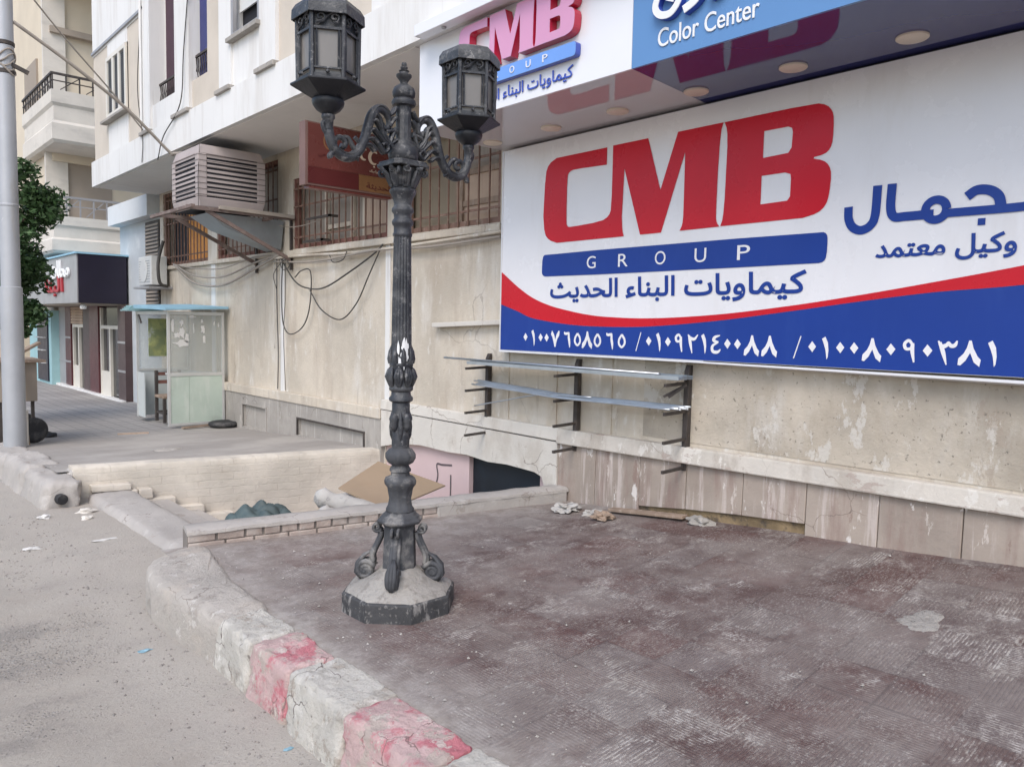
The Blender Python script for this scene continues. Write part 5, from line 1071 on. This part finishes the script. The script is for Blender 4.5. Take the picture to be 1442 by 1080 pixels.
cable('overhead_cable', 'thin overhead cable crossing in front of the far balcony', [(2.1, 11.8, 5.85), (2.7, 12.2, 5.4), (3.4, 12.7, 4.95), (4.0, 13.3, 4.62)], .011, 'cablegrey')
cable('cable', 'thin dark cable hanging down the white facade above the cooler', [(4.03, 11.3, 6.3), (4.02, 11.5, 5.4), (4.0, 11.6, 4.7), (3.99, 12.3, 4.35), (4.0, 12.6, 4.05)], .008)
cable('cable', 'thin dark cable near the left corner of the white facade', [(4.03, 13.5, 6.2), (4.02, 13.6, 5.3), (4.01, 13.35, 4.5), (4.01, 13.4, 4.12)], .007)
cable('cable', 'black bundle of hoses dangling beside the small air conditioner', [(5.0, 15.5, 3.1), (4.95, 15.6, 2.8), (4.9, 15.5, 2.55), (4.95, 15.55, 2.3), (5.1, 15.6, 2.25)], .03)
# ================================================================ KIOSK AND CHAIR
Zk = -.14
K = thing('glass_kiosk', 'small empty glass kiosk with blue board roof and green lower panels by the wall', 'kiosk', (4.7, 13.7, Zk))
kx0, kx1, ky0, ky1, kt = 4.22, 5.1, 12.9, 14.5, 1.74
for nm, x, y in (('p', kx0, ky0), ('p', kx1, ky0), ('p', kx0, ky1), ('p', kx1, ky1)):
    MB().box(x - .02, x + .02, y - .02, y + .02, Zk + .02, kt).build('corner_post', 'alu', K)
for bb in ((kx0 + .02, kx1 - .02, ky0 - .018, ky0 + .018, kt - .05, kt), (kx0 - .018, kx0 + .018, ky0 + .02, ky1 - .02, kt - .05, kt), (kx0 + .02, kx1 - .02, ky1 - .018, ky1 + .018, kt - .05, kt), (kx0 + .02, kx1 - .02, ky0 - .018, ky0 + .018, .69, .74), (kx0 + .02, kx1 - .02, ky0 - .018, ky0 + .018, Zk + .02, Zk + .06), (kx0 + .02, kx1 - .02, ky1 - .018, ky1 + .018, .69, .73)): MB().box(*bb).build('rail', 'alu', K)
MB().box(kx0 + .02, kx0 + .32, ky0 - .008, ky0 + .008, Zk + .06, .69).build('green_panel', 'kioskgreen', K)
MB().box(kx0 + .323, kx1 - .02, ky0 - .01, ky0 + .01, Zk + .06, .69).build('green_panel', 'kioskgreen', K)
gl = MB().box(kx0 + .02, kx1 - .02, ky0 - .004, ky0 + .004, .74, kt - .05).build('glass', 'kioskglass', K)
r2 = random.Random(3); fk_ = lambda u, v, q: (kx0 + .04 + u, ky0 - .006 - q, v)
def scrap(u0, u1, v0, v1):
    n = 14; pts = []
    for i in range(n):
        a = 2 * math.pi * i / n; rr = r2.uniform(.45, 1.0); pts.append(((u0 + u1) / 2 + (u1 - u0) / 2 * rr * math.cos(a), (v0 + v1) / 2 + (v1 - v0) / 2 * rr * math.sin(a)))
    MB().prism(pts, 0, .0015, fk_).build('poster_scrap', 'paper', K)
for a in ((.0, .34, 1.16, 1.3), (.03, .16, 1.3, 1.4), (.12, .22, 1.28, 1.5), (.0, .06, 1.4, 1.66), (.13, .2, 1.5, 1.62), (.24, .42, 1.64, 1.685), (.46, .56, 1.38, 1.56), (.5, .56, 1.2, 1.38), (.47, .52, 1.55, 1.64), (.68, .72, 1.5, 1.6), (.75, .79, 1.48, 1.58), (.35, .37, 1.35, 1.6), (.2, .3, 1.2, 1.4)): scrap(*a)
MB().box(kx0 - .008, kx0 + .008, ky1 - .38, ky1 - .02, Zk + .04, .68).build('side_panel', 'kioskgrey', K)
MB().box(kx0 + .02, kx1 - .02, ky1 - .008, ky1 + .008, Zk + .04, .69).build('back_panel', 'kioskgrey', K)
MB().box(kx0 + .02, kx1 - .02, ky1 - .004, ky1 + .004, .73, kt - .05).build('back_glass', 'kioskglass', K)
MB().box(kx0 + .18, kx0 + .5, ky1 - .016, ky1 - .008, .95, 1.62).build('poster', 'poster', K)
MB().box(kx1 - .006, kx1 + .006, ky0 + .02, ky1 - .02, Zk + .04, .69).build('wall_panel', 'kioskgrey', K)
MB().box(kx0 + .04, kx1 - .03, ky0 + .03, ky0 + .3, .7, .73).build('counter', 'alu', K)
MB().bar((kx0, ky1 - .08, kt - .05), (kx0, ky1 - .22, kt - .2), .02, .03).build('brace', 'rack', K)
labs = ['large light blue board lying on top of the kiosk', 'ragged turquoise boards jutting out at the back of the kiosk roof']
o = MB().hexa([(kx0 - .1, ky0 - .16, kt + .012), (kx1 + .06, ky0 - .12, kt + .06), (kx1 + .05, ky1 + .1, kt + .1), (kx0 - .12, ky1 - .2, kt + .05)], [(kx0 - .1, ky0 - .16, kt + .05), (kx1 + .06, ky0 - .12, kt + .1), (kx1 + .05, ky1 + .1, kt + .16), (kx0 - .12, ky1 - .2, kt + .11)]).build('roof_board', 'roofblue', bevel=.005); tag(o, labs[0], 'board')
mb = MB()
for k in range(4): mb.box(kx0 - .2 + .04 * k, kx0 + .4, ky1 - .15 + .05 * k, ky1 + .28 + .03 * k, kt + .004 + .026 * k, kt + .024 + .026 * k)
o = mb.build('roof_boards', 'turq'); tag(o, labs[1], 'boards')
t = thing('wooden_chair', 'old dark wooden chair with woven seat standing inside the kiosk', 'chair', (4.55, 13.75, Zk))
cx0, cx1, cy0, cy1 = 4.34, 4.72, 13.5, 13.9
for x, y, z in ((cx0, cy1, .73), (cx1, cy1, .73), (cx0, cy0, .3), (cx1, cy0, .3)): MB().box(x - .025, x + .025, y - .025, y + .025, Zk, z).build('leg', 'rack', t, bevel=.004)
MB().box(cx0 - .03, cx1 + .03, cy0 - .03, cy1 + .02, .27, .32).build('seat', 'wood', t, bevel=.01)
for z in (.64, .5): MB().box(cx0 + .025, cx1 - .025, cy1 - .012, cy1 + .012, z, z + .06).build('back_slat', 'rust', t)
for y in (cy0, cy1): MB().box(cx0 + .025, cx1 - .025, y - .012, y + .012, .0, .035).build('stretcher', 'rack', t)
for x in (cx0, cx1): MB().box(x - .012, x + .012, cy0 + .025, cy1 - .025, .0, .035).build('stretcher', 'rack', t)
o = MB().lathe([(.12, -.03), (.2, -.045), (.24, -.02), (.245, .0), (.24, .025), (.2, .045), (.12, .035)], (5.0, 12.62, zw(12.6) + .05), 28).build('tyre', 'rubber', smooth=True); tag(o, 'flat black rubber ring lying at the foot of the glass kiosk', 'tyre')
o = MB().bar((4.35, 12.68, zw(12.6) + .02), (4.85, 12.78, zw(12.6) + .025), .06, .03).build('pale_batten', 'wood'); tag(o, 'pale strip of wood on the ground in front of the kiosk', 'strip')

# ================================================================ FAR BUILDING WITH SHOP
B = thing('far_building', 'beige building with wide balconies beyond the white apartment block', 'building', (5, 22, -.3))
MB().box(4.55, 14, 22.6, 27.5, 3.0, 16).build('wall', 'farwall', B)
MB().box(5.25, 14, 19.2, 27.5, -.6, 2.99).build('ground_floor', 'fargrey', B)
MB().box(4.62, 6, 22.58, 22.6, 4.2, 5.55).build('wall_panel', 'fargrey', B)
MB().box(4.45, 4.95, 22.5, 22.62, 3.0, 16).build('corner_pier', 'farpale', B)
MB().box(4.6, 7, 22.4, 22.58, 8.7, 8.85).build('ledge', 'fargrey', B); MB().box(4.6, 7, 22.45, 22.59, 5.55, 5.9).build('beam', 'farwall', B)
MB().box(4.4, 7.5, 20.9, 23.5, 9.9, 10.1).build('balcony_floor', 'soffit_paint', B)
MB().box(4.4, 7.5, 20.88, 21.0, 10.1, 11).build('balcony_parapet', 'farwall', B)
w_ = MB().box(4.5, 4.56, 23.6, 25.1, 5.9, 8.3).build('balcony_door', 'fargrey', B)
def balcony(z0, z1, ztop, y0=21.0, y1=24.4, xa=4.3, xb=6.6, mm='farpale'):
    b = MB()
    hs = [z0, z0 + .06, z0 + (z1 - z0) * .36, z0 + (z1 - z0) * .42, z0 + (z1 - z0) * .7, z0 + (z1 - z0) * .76, z1]
    of = [.06, 0, .0, .05, .05, .0, .0]
    vs = []; fs = []
    for z, d_ in zip(hs, of): vs += [(xa + d_, y0 + d_, z), (xb, y0 + d_, z), (xb, y1, z), (xa + d_, y1, z)]
    for k in range(6):
        for j in range(4): fs.append((4 * k + j, 4 * k + (j + 1) % 4, 4 * k + 4 + (j + 1) % 4, 4 * k + 4 + j))
    fs += [(3, 2, 1, 0), (24, 25, 26, 27)]
    p = b.add(vs, fs).build('balcony', mm, B)
    r = MB(); r.box(xa, xb, y0, y0 + .05, ztop - .05, ztop).box(xa, xa + .05, y0 + .05, y1, ztop - .05, ztop)
    for k in range(9): x = xa + .02 + (xb - xa) * k / 8; r.box(x, x + .03, y0 + .01, y0 + .04, z1, ztop - .05)
    for k in range(12): y = y0 + .15 + (y1 - y0) * k / 12; r.box(xa + .01, xa + .04, y, y + .03, z1, ztop - .05)
    r.box(xa, xb, y0 + .015, y0 + .035, (z1 + ztop) / 2, (z1 + ztop) / 2 + .025).box(xa + .015, xa + .035, y0 + .05, y1, (z1 + ztop) / 2, (z1 + ztop) / 2 + .025)
    for k in range(6): y = y0 + .2 + .55 * k; r.bar((xa + .025, y, z1 + .02), (xa + .025, y + .4, ztop - .06), .02, .02)
    for k in range(4): x = xa + .2 + .55 * k; r.bar((x, y0 + .025, z1 + .02), (x + .4, y0 + .025, ztop - .06), .02, .02)
    r.build('railing', 'rack' if z0 > 5 else 'greyclad', p)
balcony(5.75, 6.95, 7.35); balcony(3.15, 4.02, 4.5, xa=4.25)
# shop front
x = 5.1
for a, b in ((18.4, 18.95), (21.4, 22.0)): MB().box(x, 5.3, a, b, -.5, 1.9).build('cladding_pier', 'brownclad', B)
MB().box(x, 5.3, 20.6, 21.4, -.5, 1.9).build('cladding_pier', 'maroonclad', B)
MB().box(x, 5.3, 23.3, 23.9, -.5, 1.9).build('cladding_pier', 'maroonclad', B)
MB().box(x, 5.3, 23.9, 24.6, -.5, 1.9).build('cladding_pier', 'greyclad', B)
for z in (.4, 1.05): MB().box(x - .012, x, 18.4, 18.95, z, z + .05).box(x - .012, x, 23.3, 24.6, z, z + .05).build('trim_strip', 'greyclad', B)
for a, b, hasroll in ((18.97, 20.58, False), (22.02, 23.28, True)):
    d_ = MB().box(x + .04, x + .1, a, a + .08, -.28, 1.86).box(x + .04, x + .1, b - .08, b, -.28, 1.86).box(x + .04, x + .1, a + .08, b - .08, 1.36, 1.44).box(x + .04, x + .1, (a + b) / 2 - .05, (a + b) / 2 + .05, -.28, 1.36).build('shop_door', 'doorwhite', B)
    MB().box(x + .1, x + .12, a, b, -.28, 1.9).build('glass', 'shopglass', d_)
    MB().box(x + .05, x + .09, (a + b) / 2 + .05, b - .08, -.26, .35).build('lower_panel', 'doorwhite', d_)
    if hasroll:
        r = MB()
        for k in range(6): r.box(x + .0, x + .04, a + .02, b - .02, 1.45 + .075 * k, 1.515 + .075 * k)
        r.build('roller_shutter', 'board', d_)
mb = MB().box(x - .1, x + .04, 18.4, 24.6, -.4, -.22); mb.build('step', 'facade_white', B)
MB().box(4.9, 5.3, 24.6, 27.5, -.4, 1.8).build('turquoise_shop', 'turq', B)
dw = MB().box(4.86, 4.9, 24.9, 26.2, -.2, 1.7).build('dark_door', 'navy', B)
g = MB()
for k in range(4): 
    for q in range(3): g.lathe([(0, 0), (.1, 0), (.11, .01), (.1, .02)], (4.85, 25.15 + .4 * q, .3 + .36 * k), 8)
g.build('door_pattern', 'alu', dw)
S = thing('shop_sign', 'boxed shop sign, grey front with white and red letters and dark navy side', 'sign', (4.6, 18.6, 1.9))
MB().box(4.24, 5.2, 18.58, 18.62, 1.93, 2.98).build('side_panel', 'navy', S)
MB().box(4.22, 4.26, 18.62, 26, 1.93, 2.98).build('front_panel', 'greyclad', S)
MB().box(4.26, 5.25, 18.62, 26, 1.9, 1.93).build('underside', 'fargrey', S)
MB().box(4.18, 5.25, 18.56, 26, 2.982, 3.02).build('top_trim', 'roofblue', S)
fsn = lambda u, v, q: (4.22 - q, 20.9 - u, 2.0 + v)
mb = MB(); write(mb, shape('محلات'), .0, 1.7, .5, .9, fsn, .05, .01, .0); mb.build('white_letters', 'letterwhite', S)
mb = MB(); write(mb, shape('البنا'), -.6, 1.1, .1, .55, fsn, .05, .012, .0); mb.build('red_letters', 'shopred', S)
MB().lathe([(.0, 0), (.06, .0), (.07, .05), (.04, .1)], (4.35, 18.7, 1.8), 12).build('spot_lamp', 'acwhite', S)
o = thing('distant_building', 'tan building with a small balcony at the far left behind the pole', 'building', (4, 32, -.3))
MB().box(4.1, 14, 30, 45, -.5, 18).build('wall', 'farwall', o); MB().box(3.3, 4.1, 30.5, 36, 6.3, 6.5).build('balcony_floor', 'farpale', o)
r = MB().box(3.3, 3.34, 30.5, 36, 7.4, 7.46)
for k in range(12): r.box(3.3, 3.33, 30.6 + .45 * k, 30.63 + .45 * k, 6.5, 7.4)
r.build('railing', 'rack', o)
MB().box(4.06, 4.1, 31, 33.5, 8.5, 10.5).build('window', 'fargrey', o); MB().box(4.06, 4.1, 31, 33.5, 3.2, 5.2).build('window', 'fargrey', o)

# ================================================================ POLE, TREE, HANDCART
t = thing('utility_pole', 'silver painted steel utility pole at the left edge of the photo', 'pole', (1.9, 11.75, -.15))
MB().lathe([(.132, -.4), (.13, 1.0), (.127, 1.98), (.112, 1.99)], (1.9, 11.75, 0), 28).build('lower_tube', 'polepaint', t, smooth=True, auto=40)
MB().lathe([(.112, 1.95), (.106, 4), (.098, 8.5)], (1.9, 11.75, 0), 28).build('upper_tube', 'polepaint', t, smooth=True, auto=40)
for z in (4.65, 5.0): MB().lathe([(.102, 0), (.115, .01), (.115, .05), (.102, .06)], (1.9, 11.75, z), 24).build('clamp', 'rack', t)
mb = MB()
for k in range(5): mb.tube(smooth_path([(1.9 + .115 * math.cos(a), 11.75 + .115 * math.sin(a), 4.7 + .05 * k + .06 * math.sin(2 * a + k)) for a in [q * .5 for q in range(14)]], 3), .01, 5)
mb.build('wire_binding', 'cablegrey', t); MB().bar((1.78, 11.7, 4.85), (2.14, 11.65, 4.7), .03, .05).build('bracket', 'rack', t)
MB().lathe([(.108, 0), (.115, .01), (.115, .03), (.108, .04)], (1.9, 11.75, 3.0), 24).build('clamp', 'polepaint', t)
t = thing('leafy_tree', 'dark green leafy tree behind the silver pole at the left edge', 'tree', (2.05, 15.3, -.2))
r3 = random.Random(11); mb = MB()
mb.tube(smooth_path([(2.05, 15.3, -.3), (2.1, 15.35, .6), (2.05, 15.3, 1.5), (2.15, 15.3, 2.3), (2.1, 15.4, 3.2)], 4), [.13 - .005 * i for i in range(17)], 8)
limbs = []
for k in range(12):
    a = r3.uniform(0, 6.28); z = r3.uniform(1.4, 2.6); L_ = r3.uniform(.5, .95)
    e = Vector((2.1 + L_ * math.cos(a), 15.3 + L_ * math.sin(a), z + r3.uniform(.3, 1.3))); limbs.append(e)
    mb.tube([(2.08, 15.3, z), (2.08 + .5 * L_ * math.cos(a), 15.3 + .5 * L_ * math.sin(a), z + .45), e], [.05, .03, .012], 6)
mb.build('trunk', 'bark', t, smooth=True)
cl = [(e, r3.uniform(.26, .42)) for e in limbs] + [(Vector((2.1 + r3.uniform(-.7, .7), 15.3 + r3.uniform(-.8, .6), r3.uniform(1.6, 3.9))), r3.uniform(.2, .42)) for _ in range(26)]
cl += [(Vector((2.95, 15.0, 3.3)), .25), (Vector((2.75, 15.0, 3.6)), .3), (Vector((2.72, 14.9, 2.4)), .3), (Vector((2.62, 14.9, 1.75)), .22), (Vector((2.5, 14.9, 1.4)), .2), (Vector((2.6, 15, 4.0)), .3)]
lm = {'leaf': MB(), 'leaf2': MB()}
for c, r in cl:
    for _ in range(int(140 + 1000 * r)):
        d_ = Vector((r3.gauss(0, 1), r3.gauss(0, 1), r3.gauss(0, 1))).normalized() * r * r3.uniform(.35, 1.1); d_.z *= .75; p = c + d_
        u = Vector((r3.gauss(0, 1), r3.gauss(0, 1), r3.gauss(0, .6))).normalized(); v = u.cross(Vector((r3.gauss(0, 1), r3.gauss(0, 1), r3.gauss(0, 1)))).normalized(); s = r3.uniform(.025, .08)
        lm['leaf' if r3.random() < .62 else 'leaf2'].add([p - u * s, p + v * s * .45, p + u * s, p - v * s * .45], [(0, 1, 2, 3)])
lm['leaf'].build('crown', 'leaf', t, fix=False); lm['leaf2'].build('crown', 'leaf2', t, fix=False)
t = thing('handcart', 'shabby wooden handcart with planks parked behind the silver pole', 'handcart', (2.0, 12.4, -.15))
MB().box(1.75, 2.25, 12.2, 12.9, .45, .98).build('box', 'fargrey', t, bevel=.01)
MB().box(1.65, 2.34, 12.1, 13, .985, 1.02).build('tray_top', 'wood', t)
MB().bar((2.1, 12.05, -.14), (2.0, 12.1, .95), .09, .03).build('prop_plank', 'cardboard', t)
MB().bar((1.95, 12.2, 1.05), (2.3, 12.3, 1.25), .1, .03).build('loose_plank', 'wood', t)
for y in (12.25, 12.85):
    wl = MB().lathe([(.1, -.02), (.16, -.025), (.18, 0), (.16, .025), (.1, .02)], n=20).build('wheel', 'rubber', t, smooth=True); wl.matrix_world = Matrix.Translation((2.2, y, .04)) @ Matrix.Rotation(R(90), 4, 'X')
MB().box(1.8, 1.84, 12.25, 12.29, -.2, .45).box(2.18, 2.22, 12.25, 12.29, .04, .45).build('leg', 'rack', t)
o = MB().box(1.98, 2.1, 12.0, 12.14, -.16, .35).build('cement_block', 'whitewash', bevel=.01); tag(o, 'pale upright block standing beside the pole foot and the plank', 'block')
def lump(name, label, cat, c, s, m, seed, amp=.35, n=3, group=None):
    b = bmesh.new(); bmesh.ops.create_icosphere(b, subdivisions=n, radius=1); mb = MB()
    for v in b.verts:
        p = v.co.copy(); q = 1 + amp * noise.noise(p * 1.7 + Vector((seed, 0, 0))) + amp * .3 * noise.noise(p * 4.3 + Vector((0, seed, 0)))
        v.co = Vector((p.x * s[0] * q, p.y * s[1] * q, max(-.25, p.z) * s[2] * q)) + Vector(c)
    mb.add([v.co[:] for v in b.verts], [[v.index for v in f.verts] for f in b.faces]); b.free()
    o = mb.build(name, m, smooth=True, auto=38); tag(o, label, cat, group); return o
lump('rubbish_heap', 'small dark heap of rubbish on the pavement behind the pole', 'rubbish', (2.5, 13.0, -.16), (.13, .18, .07), 'rubber', 4)

# ================================================================ THINGS IN THE STAIRWELL
def cloth(name, label, cat, fnc, nx, ny, m, th=.006):
    vs = [fnc(i / nx, j / ny) for j in range(ny + 1) for i in range(nx + 1)]
    fs = [(j * (nx + 1) + i, j * (nx + 1) + i + 1, (j + 1) * (nx + 1) + i + 1, (j + 1) * (nx + 1) + i) for j in range(ny) for i in range(nx)]
    o = MB().add(vs, fs).build(name, m, smooth=True, auto=50); s = o.modifiers.new('thick', 'SOLIDIFY'); s.thickness = th; tag(o, label, cat); return o
def tarpf(u, v):
    x = 2.5 + .72 * u; y = 5.85 + .75 * v; e = max(0, 1 - max(abs(u - .5) * 2, abs(v - .5) * 2) ** 3); z = -.335 - .1 * u + .43 * e * (.85 + .3 * noise.noise(Vector((u * 2.2, v * 2, 5)))) + .05 * noise.noise(Vector((u * 6, v * 5, 3))) + .09 * abs(noise.noise(Vector((u * 8 + v * 3, v * 7, 1)))) - .05 * abs(noise.noise(Vector((u * 5 + v * 6, 3, 1))))
    return (x, y, z)
cloth('tarp', 'crumpled dark green tarp heaped on the stairwell steps', 'tarp', tarpf, 70, 60, 'tarp')
card = [(3.48, 6.15, .1), (3.72, 5.72, -.06), (4.7, 6.15, -.03), (4.2, 6.62, .2)]
o = MB().hexa([card[0], card[1], card[2], card[3]], [tuple(Vector(p) + Vector((0, 0, .012))) for p in card]).build('cardboard_sheet', 'cardboard'); tag(o, 'flat brown cardboard sheet laid over the sacks behind the lamp base', 'cardboard')
mb = MB()
for a, b, r in (((3.25, 6.15, .07), (3.85, 5.6, -.16), .085), ((3.2, 6.0, -.04), (3.6, 5.65, -.2), .08), ((3.55, 6.3, -.06), (4.5, 5.8, -.26), .1)):
    a, b = Vector(a), Vector(b); pts = [a.lerp(b, i / 14) for i in range(15)]; pts = [p + noise.noise_vector(p * 6) * .025 for p in pts]
    mb.tube(pts, [r * (.6 if i in (0, 14) else 1) * (1 + .1 * math.sin(i * 1.9) + .12 * noise.noise(Vector((i * .9, r * 50, 0)))) for i in range(15)], 14)
o = mb.build('sack_roll', 'sack', smooth=True); tag(o, 'dirty white rolled sacking lying under the cardboard in the stairwell', 'sacking')
lump('rubble_heap', 'heap of rubble filling the stairwell below the sacking', 'rubble', (3.9, 6.4, -.95), (.9, .7, .85), 'cement', 9, .2)

# ================================================================ LITTER
z0 = zt(4.85, 4.4)
lump('plastic_bag', 'crumpled white plastic bag on the tiles below the basement door', 'plastic bag', (4.78, 4.52, z0 + .01), (.1, .085, .045), 'sack', 2, .9, 5)
lump('paper_scrap', 'smaller torn white scrap beside the crumpled white bag', 'paper', (4.86, 4.3, z0 + .005), (.09, .055, .02), 'sack', 5, .9, 4)
lump('dry_weed', 'small brown tuft of dry weed on the tiles right of the white bag', 'weed', (4.74, 4.08, zt(4.74, 4.08) + .02), (.07, .08, .035), 'wood', 7, .9, 4)
o = MB().bar((4.98, 4.2, zt(5, 4.2) + .02), (5.06, 3.5, zt(5.05, 3.5) + .03), .09, .025).build('wooden_plank', 'wood', bevel=.004); tag(o, 'weathered plank lying on the tiles along the foot of the wall', 'plank')
lump('grey_rag', 'grey rag on the ground at the end of the weathered plank', 'rag', (5.05, 3.35, zt(5.05, 3.35) + .01), (.07, .1, .04), 'concrete', 8, .6, 4)
vs = []; fs = []
n = 90; cx, cy = 4.18, 1.42
for k in range(5):
    for j in range(n):
        a = 2 * math.pi * j / n; r = (1, .85, .6, .3, .02)[k] * (1 + .4 * noise.noise(Vector((math.cos(a) * 1.3, math.sin(a) * 1.3, 9))) + .1 * noise.noise(Vector((math.cos(a) * 4, math.sin(a) * 4, 4))) + .06 * noise.noise(Vector((math.cos(a) * 11, math.sin(a) * 11, 4)))); x, y = cx + .15 * r * math.cos(a), cy + .11 * r * math.sin(a)
        vs.append((x, y, zt(x, y) + (-.007, .003, .006, .007, .007)[k] + .005 * noise.noise(Vector((x * 26, y * 26, 0))) * (k > 0)))
        if k: fs.append(((k - 1) * n + j, (k - 1) * n + (j + 1) % n, k * n + (j + 1) % n, k * n + j))
o = MB().add(vs, fs).build('cement_patch', 'dustheap', smooth=True); tag(o, 'round pale cement splash stuck on the tiles at the right', 'cement splash')
S_ = [((1.3, 4.42), (.035, .018, .008), 'bluebit', 'light blue plastic scrap on the street near the kerb corner', 'plastic scrap'), ((1.22, 7.0), (.055, .035, .015), 'paper', 'flat white paper scrap in the street far left of the slab', 'paper'),
      ((1.5, 8.0), (.05, .04, .025), 'paper', 'crumpled white paper beside the broken kerb block', 'paper'), ((1.86, 8.05), (.075, .05, .03), 'whitewash', 'broken lump of white plaster between the kerb block and stairwell wall', 'plaster lump'),
      ((1.8, 7.75), (.045, .04, .025), 'whitewash', 'smaller plaster lump in front of the broken white lump', 'plaster lump'), ((1.72, 6.9), (.09, .02, .01), 'paper', 'long pale scrap lying in the street beside the threshold slab', 'scrap'), ((1.46, 3.0), (.02, .012, .006), 'bluebit', 'tiny blue scrap on the street at the foot of the long cream kerb stone', 'plastic scrap')]
for i, ((x, y), s, mm, lab, cat) in enumerate(S_): lump({'plastic scrap': 'plastic_scrap', 'paper': 'paper_scrap', 'plaster lump': 'plaster_lump', 'scrap': 'paper_strip'}[cat], lab, cat, (x, y, zs(x, y) + s[2] * .3), s, mm, 20 + i, .6, 3)
lump('dark_stain_mat', 'flat dark grey rag lying on the far pavement before the stairwell wall', 'rag', (3.25, 10.0, zw(10) + .005), (.16, .14, .015), 'concrete', 33, .3, 3)
o = MB().bar((3.35, 12.55, zw(12.5) + .015), (3.75, 12.4, zw(12.5) + .02), .05, .02).build('wood_strip', 'board'); tag(o, 'thin pale stick lying on the far pavement left of the kiosk', 'stick')
g = MB(); r4 = random.Random(5)
def pebble(x, y, z, s):
    q = [Vector((r4.gauss(0, 1), r4.gauss(0, 1), r4.gauss(0, .7))).normalized() * s * r4.uniform(.7, 1.2) for _ in range(4)]
    a = r4.uniform(0, 6.28); c, d_ = math.cos(a) * s, math.sin(a) * s
    g.add([(x + c, y + d_, z), (x - d_ * .8, y + c * .8, z), (x - c * .9, y - d_ * .9, z), (x + d_, y - c, z), (x + q[0].x * .3, y + q[0].y * .3, z + s * r4.uniform(.5, 1))], [(0, 1, 4), (1, 2, 4), (2, 3, 4), (3, 0, 4)])
for _ in range(2200):
    y = .9 + 7.5 * r4.random() ** 1.5; x = 1.5 - abs(r4.gauss(0, .4)) if r4.random() < .75 else r4.uniform(-1.2, 1.5)
    pebble(x, y, zs(x, y), .0035 + .011 * r4.random() ** 4)
o = g.build('gravel', 'stone_pebble'); o['kind'] = 'stuff'; tag(o, 'loose gravel and grit scattered over the dusty street', 'gravel')
g = MB()
for _ in range(420):
    if r4.random() < .6: x = 1.9 + abs(r4.gauss(0, .25)); y = r4.uniform(1.5, 5.2)
    else: x = r4.uniform(1.9, 5.1); y = r4.uniform(1, 4.9)
    if (x - LX) ** 2 + (y - LY) ** 2 > .12: pebble(x, y, zt(x, y) + .002, .003 + .008 * r4.random() ** 4)
o = g.build('grit', 'concrete'); o['kind'] = 'stuff'; tag(o, 'grit and crumbs of mortar scattered over the red tiles', 'grit')
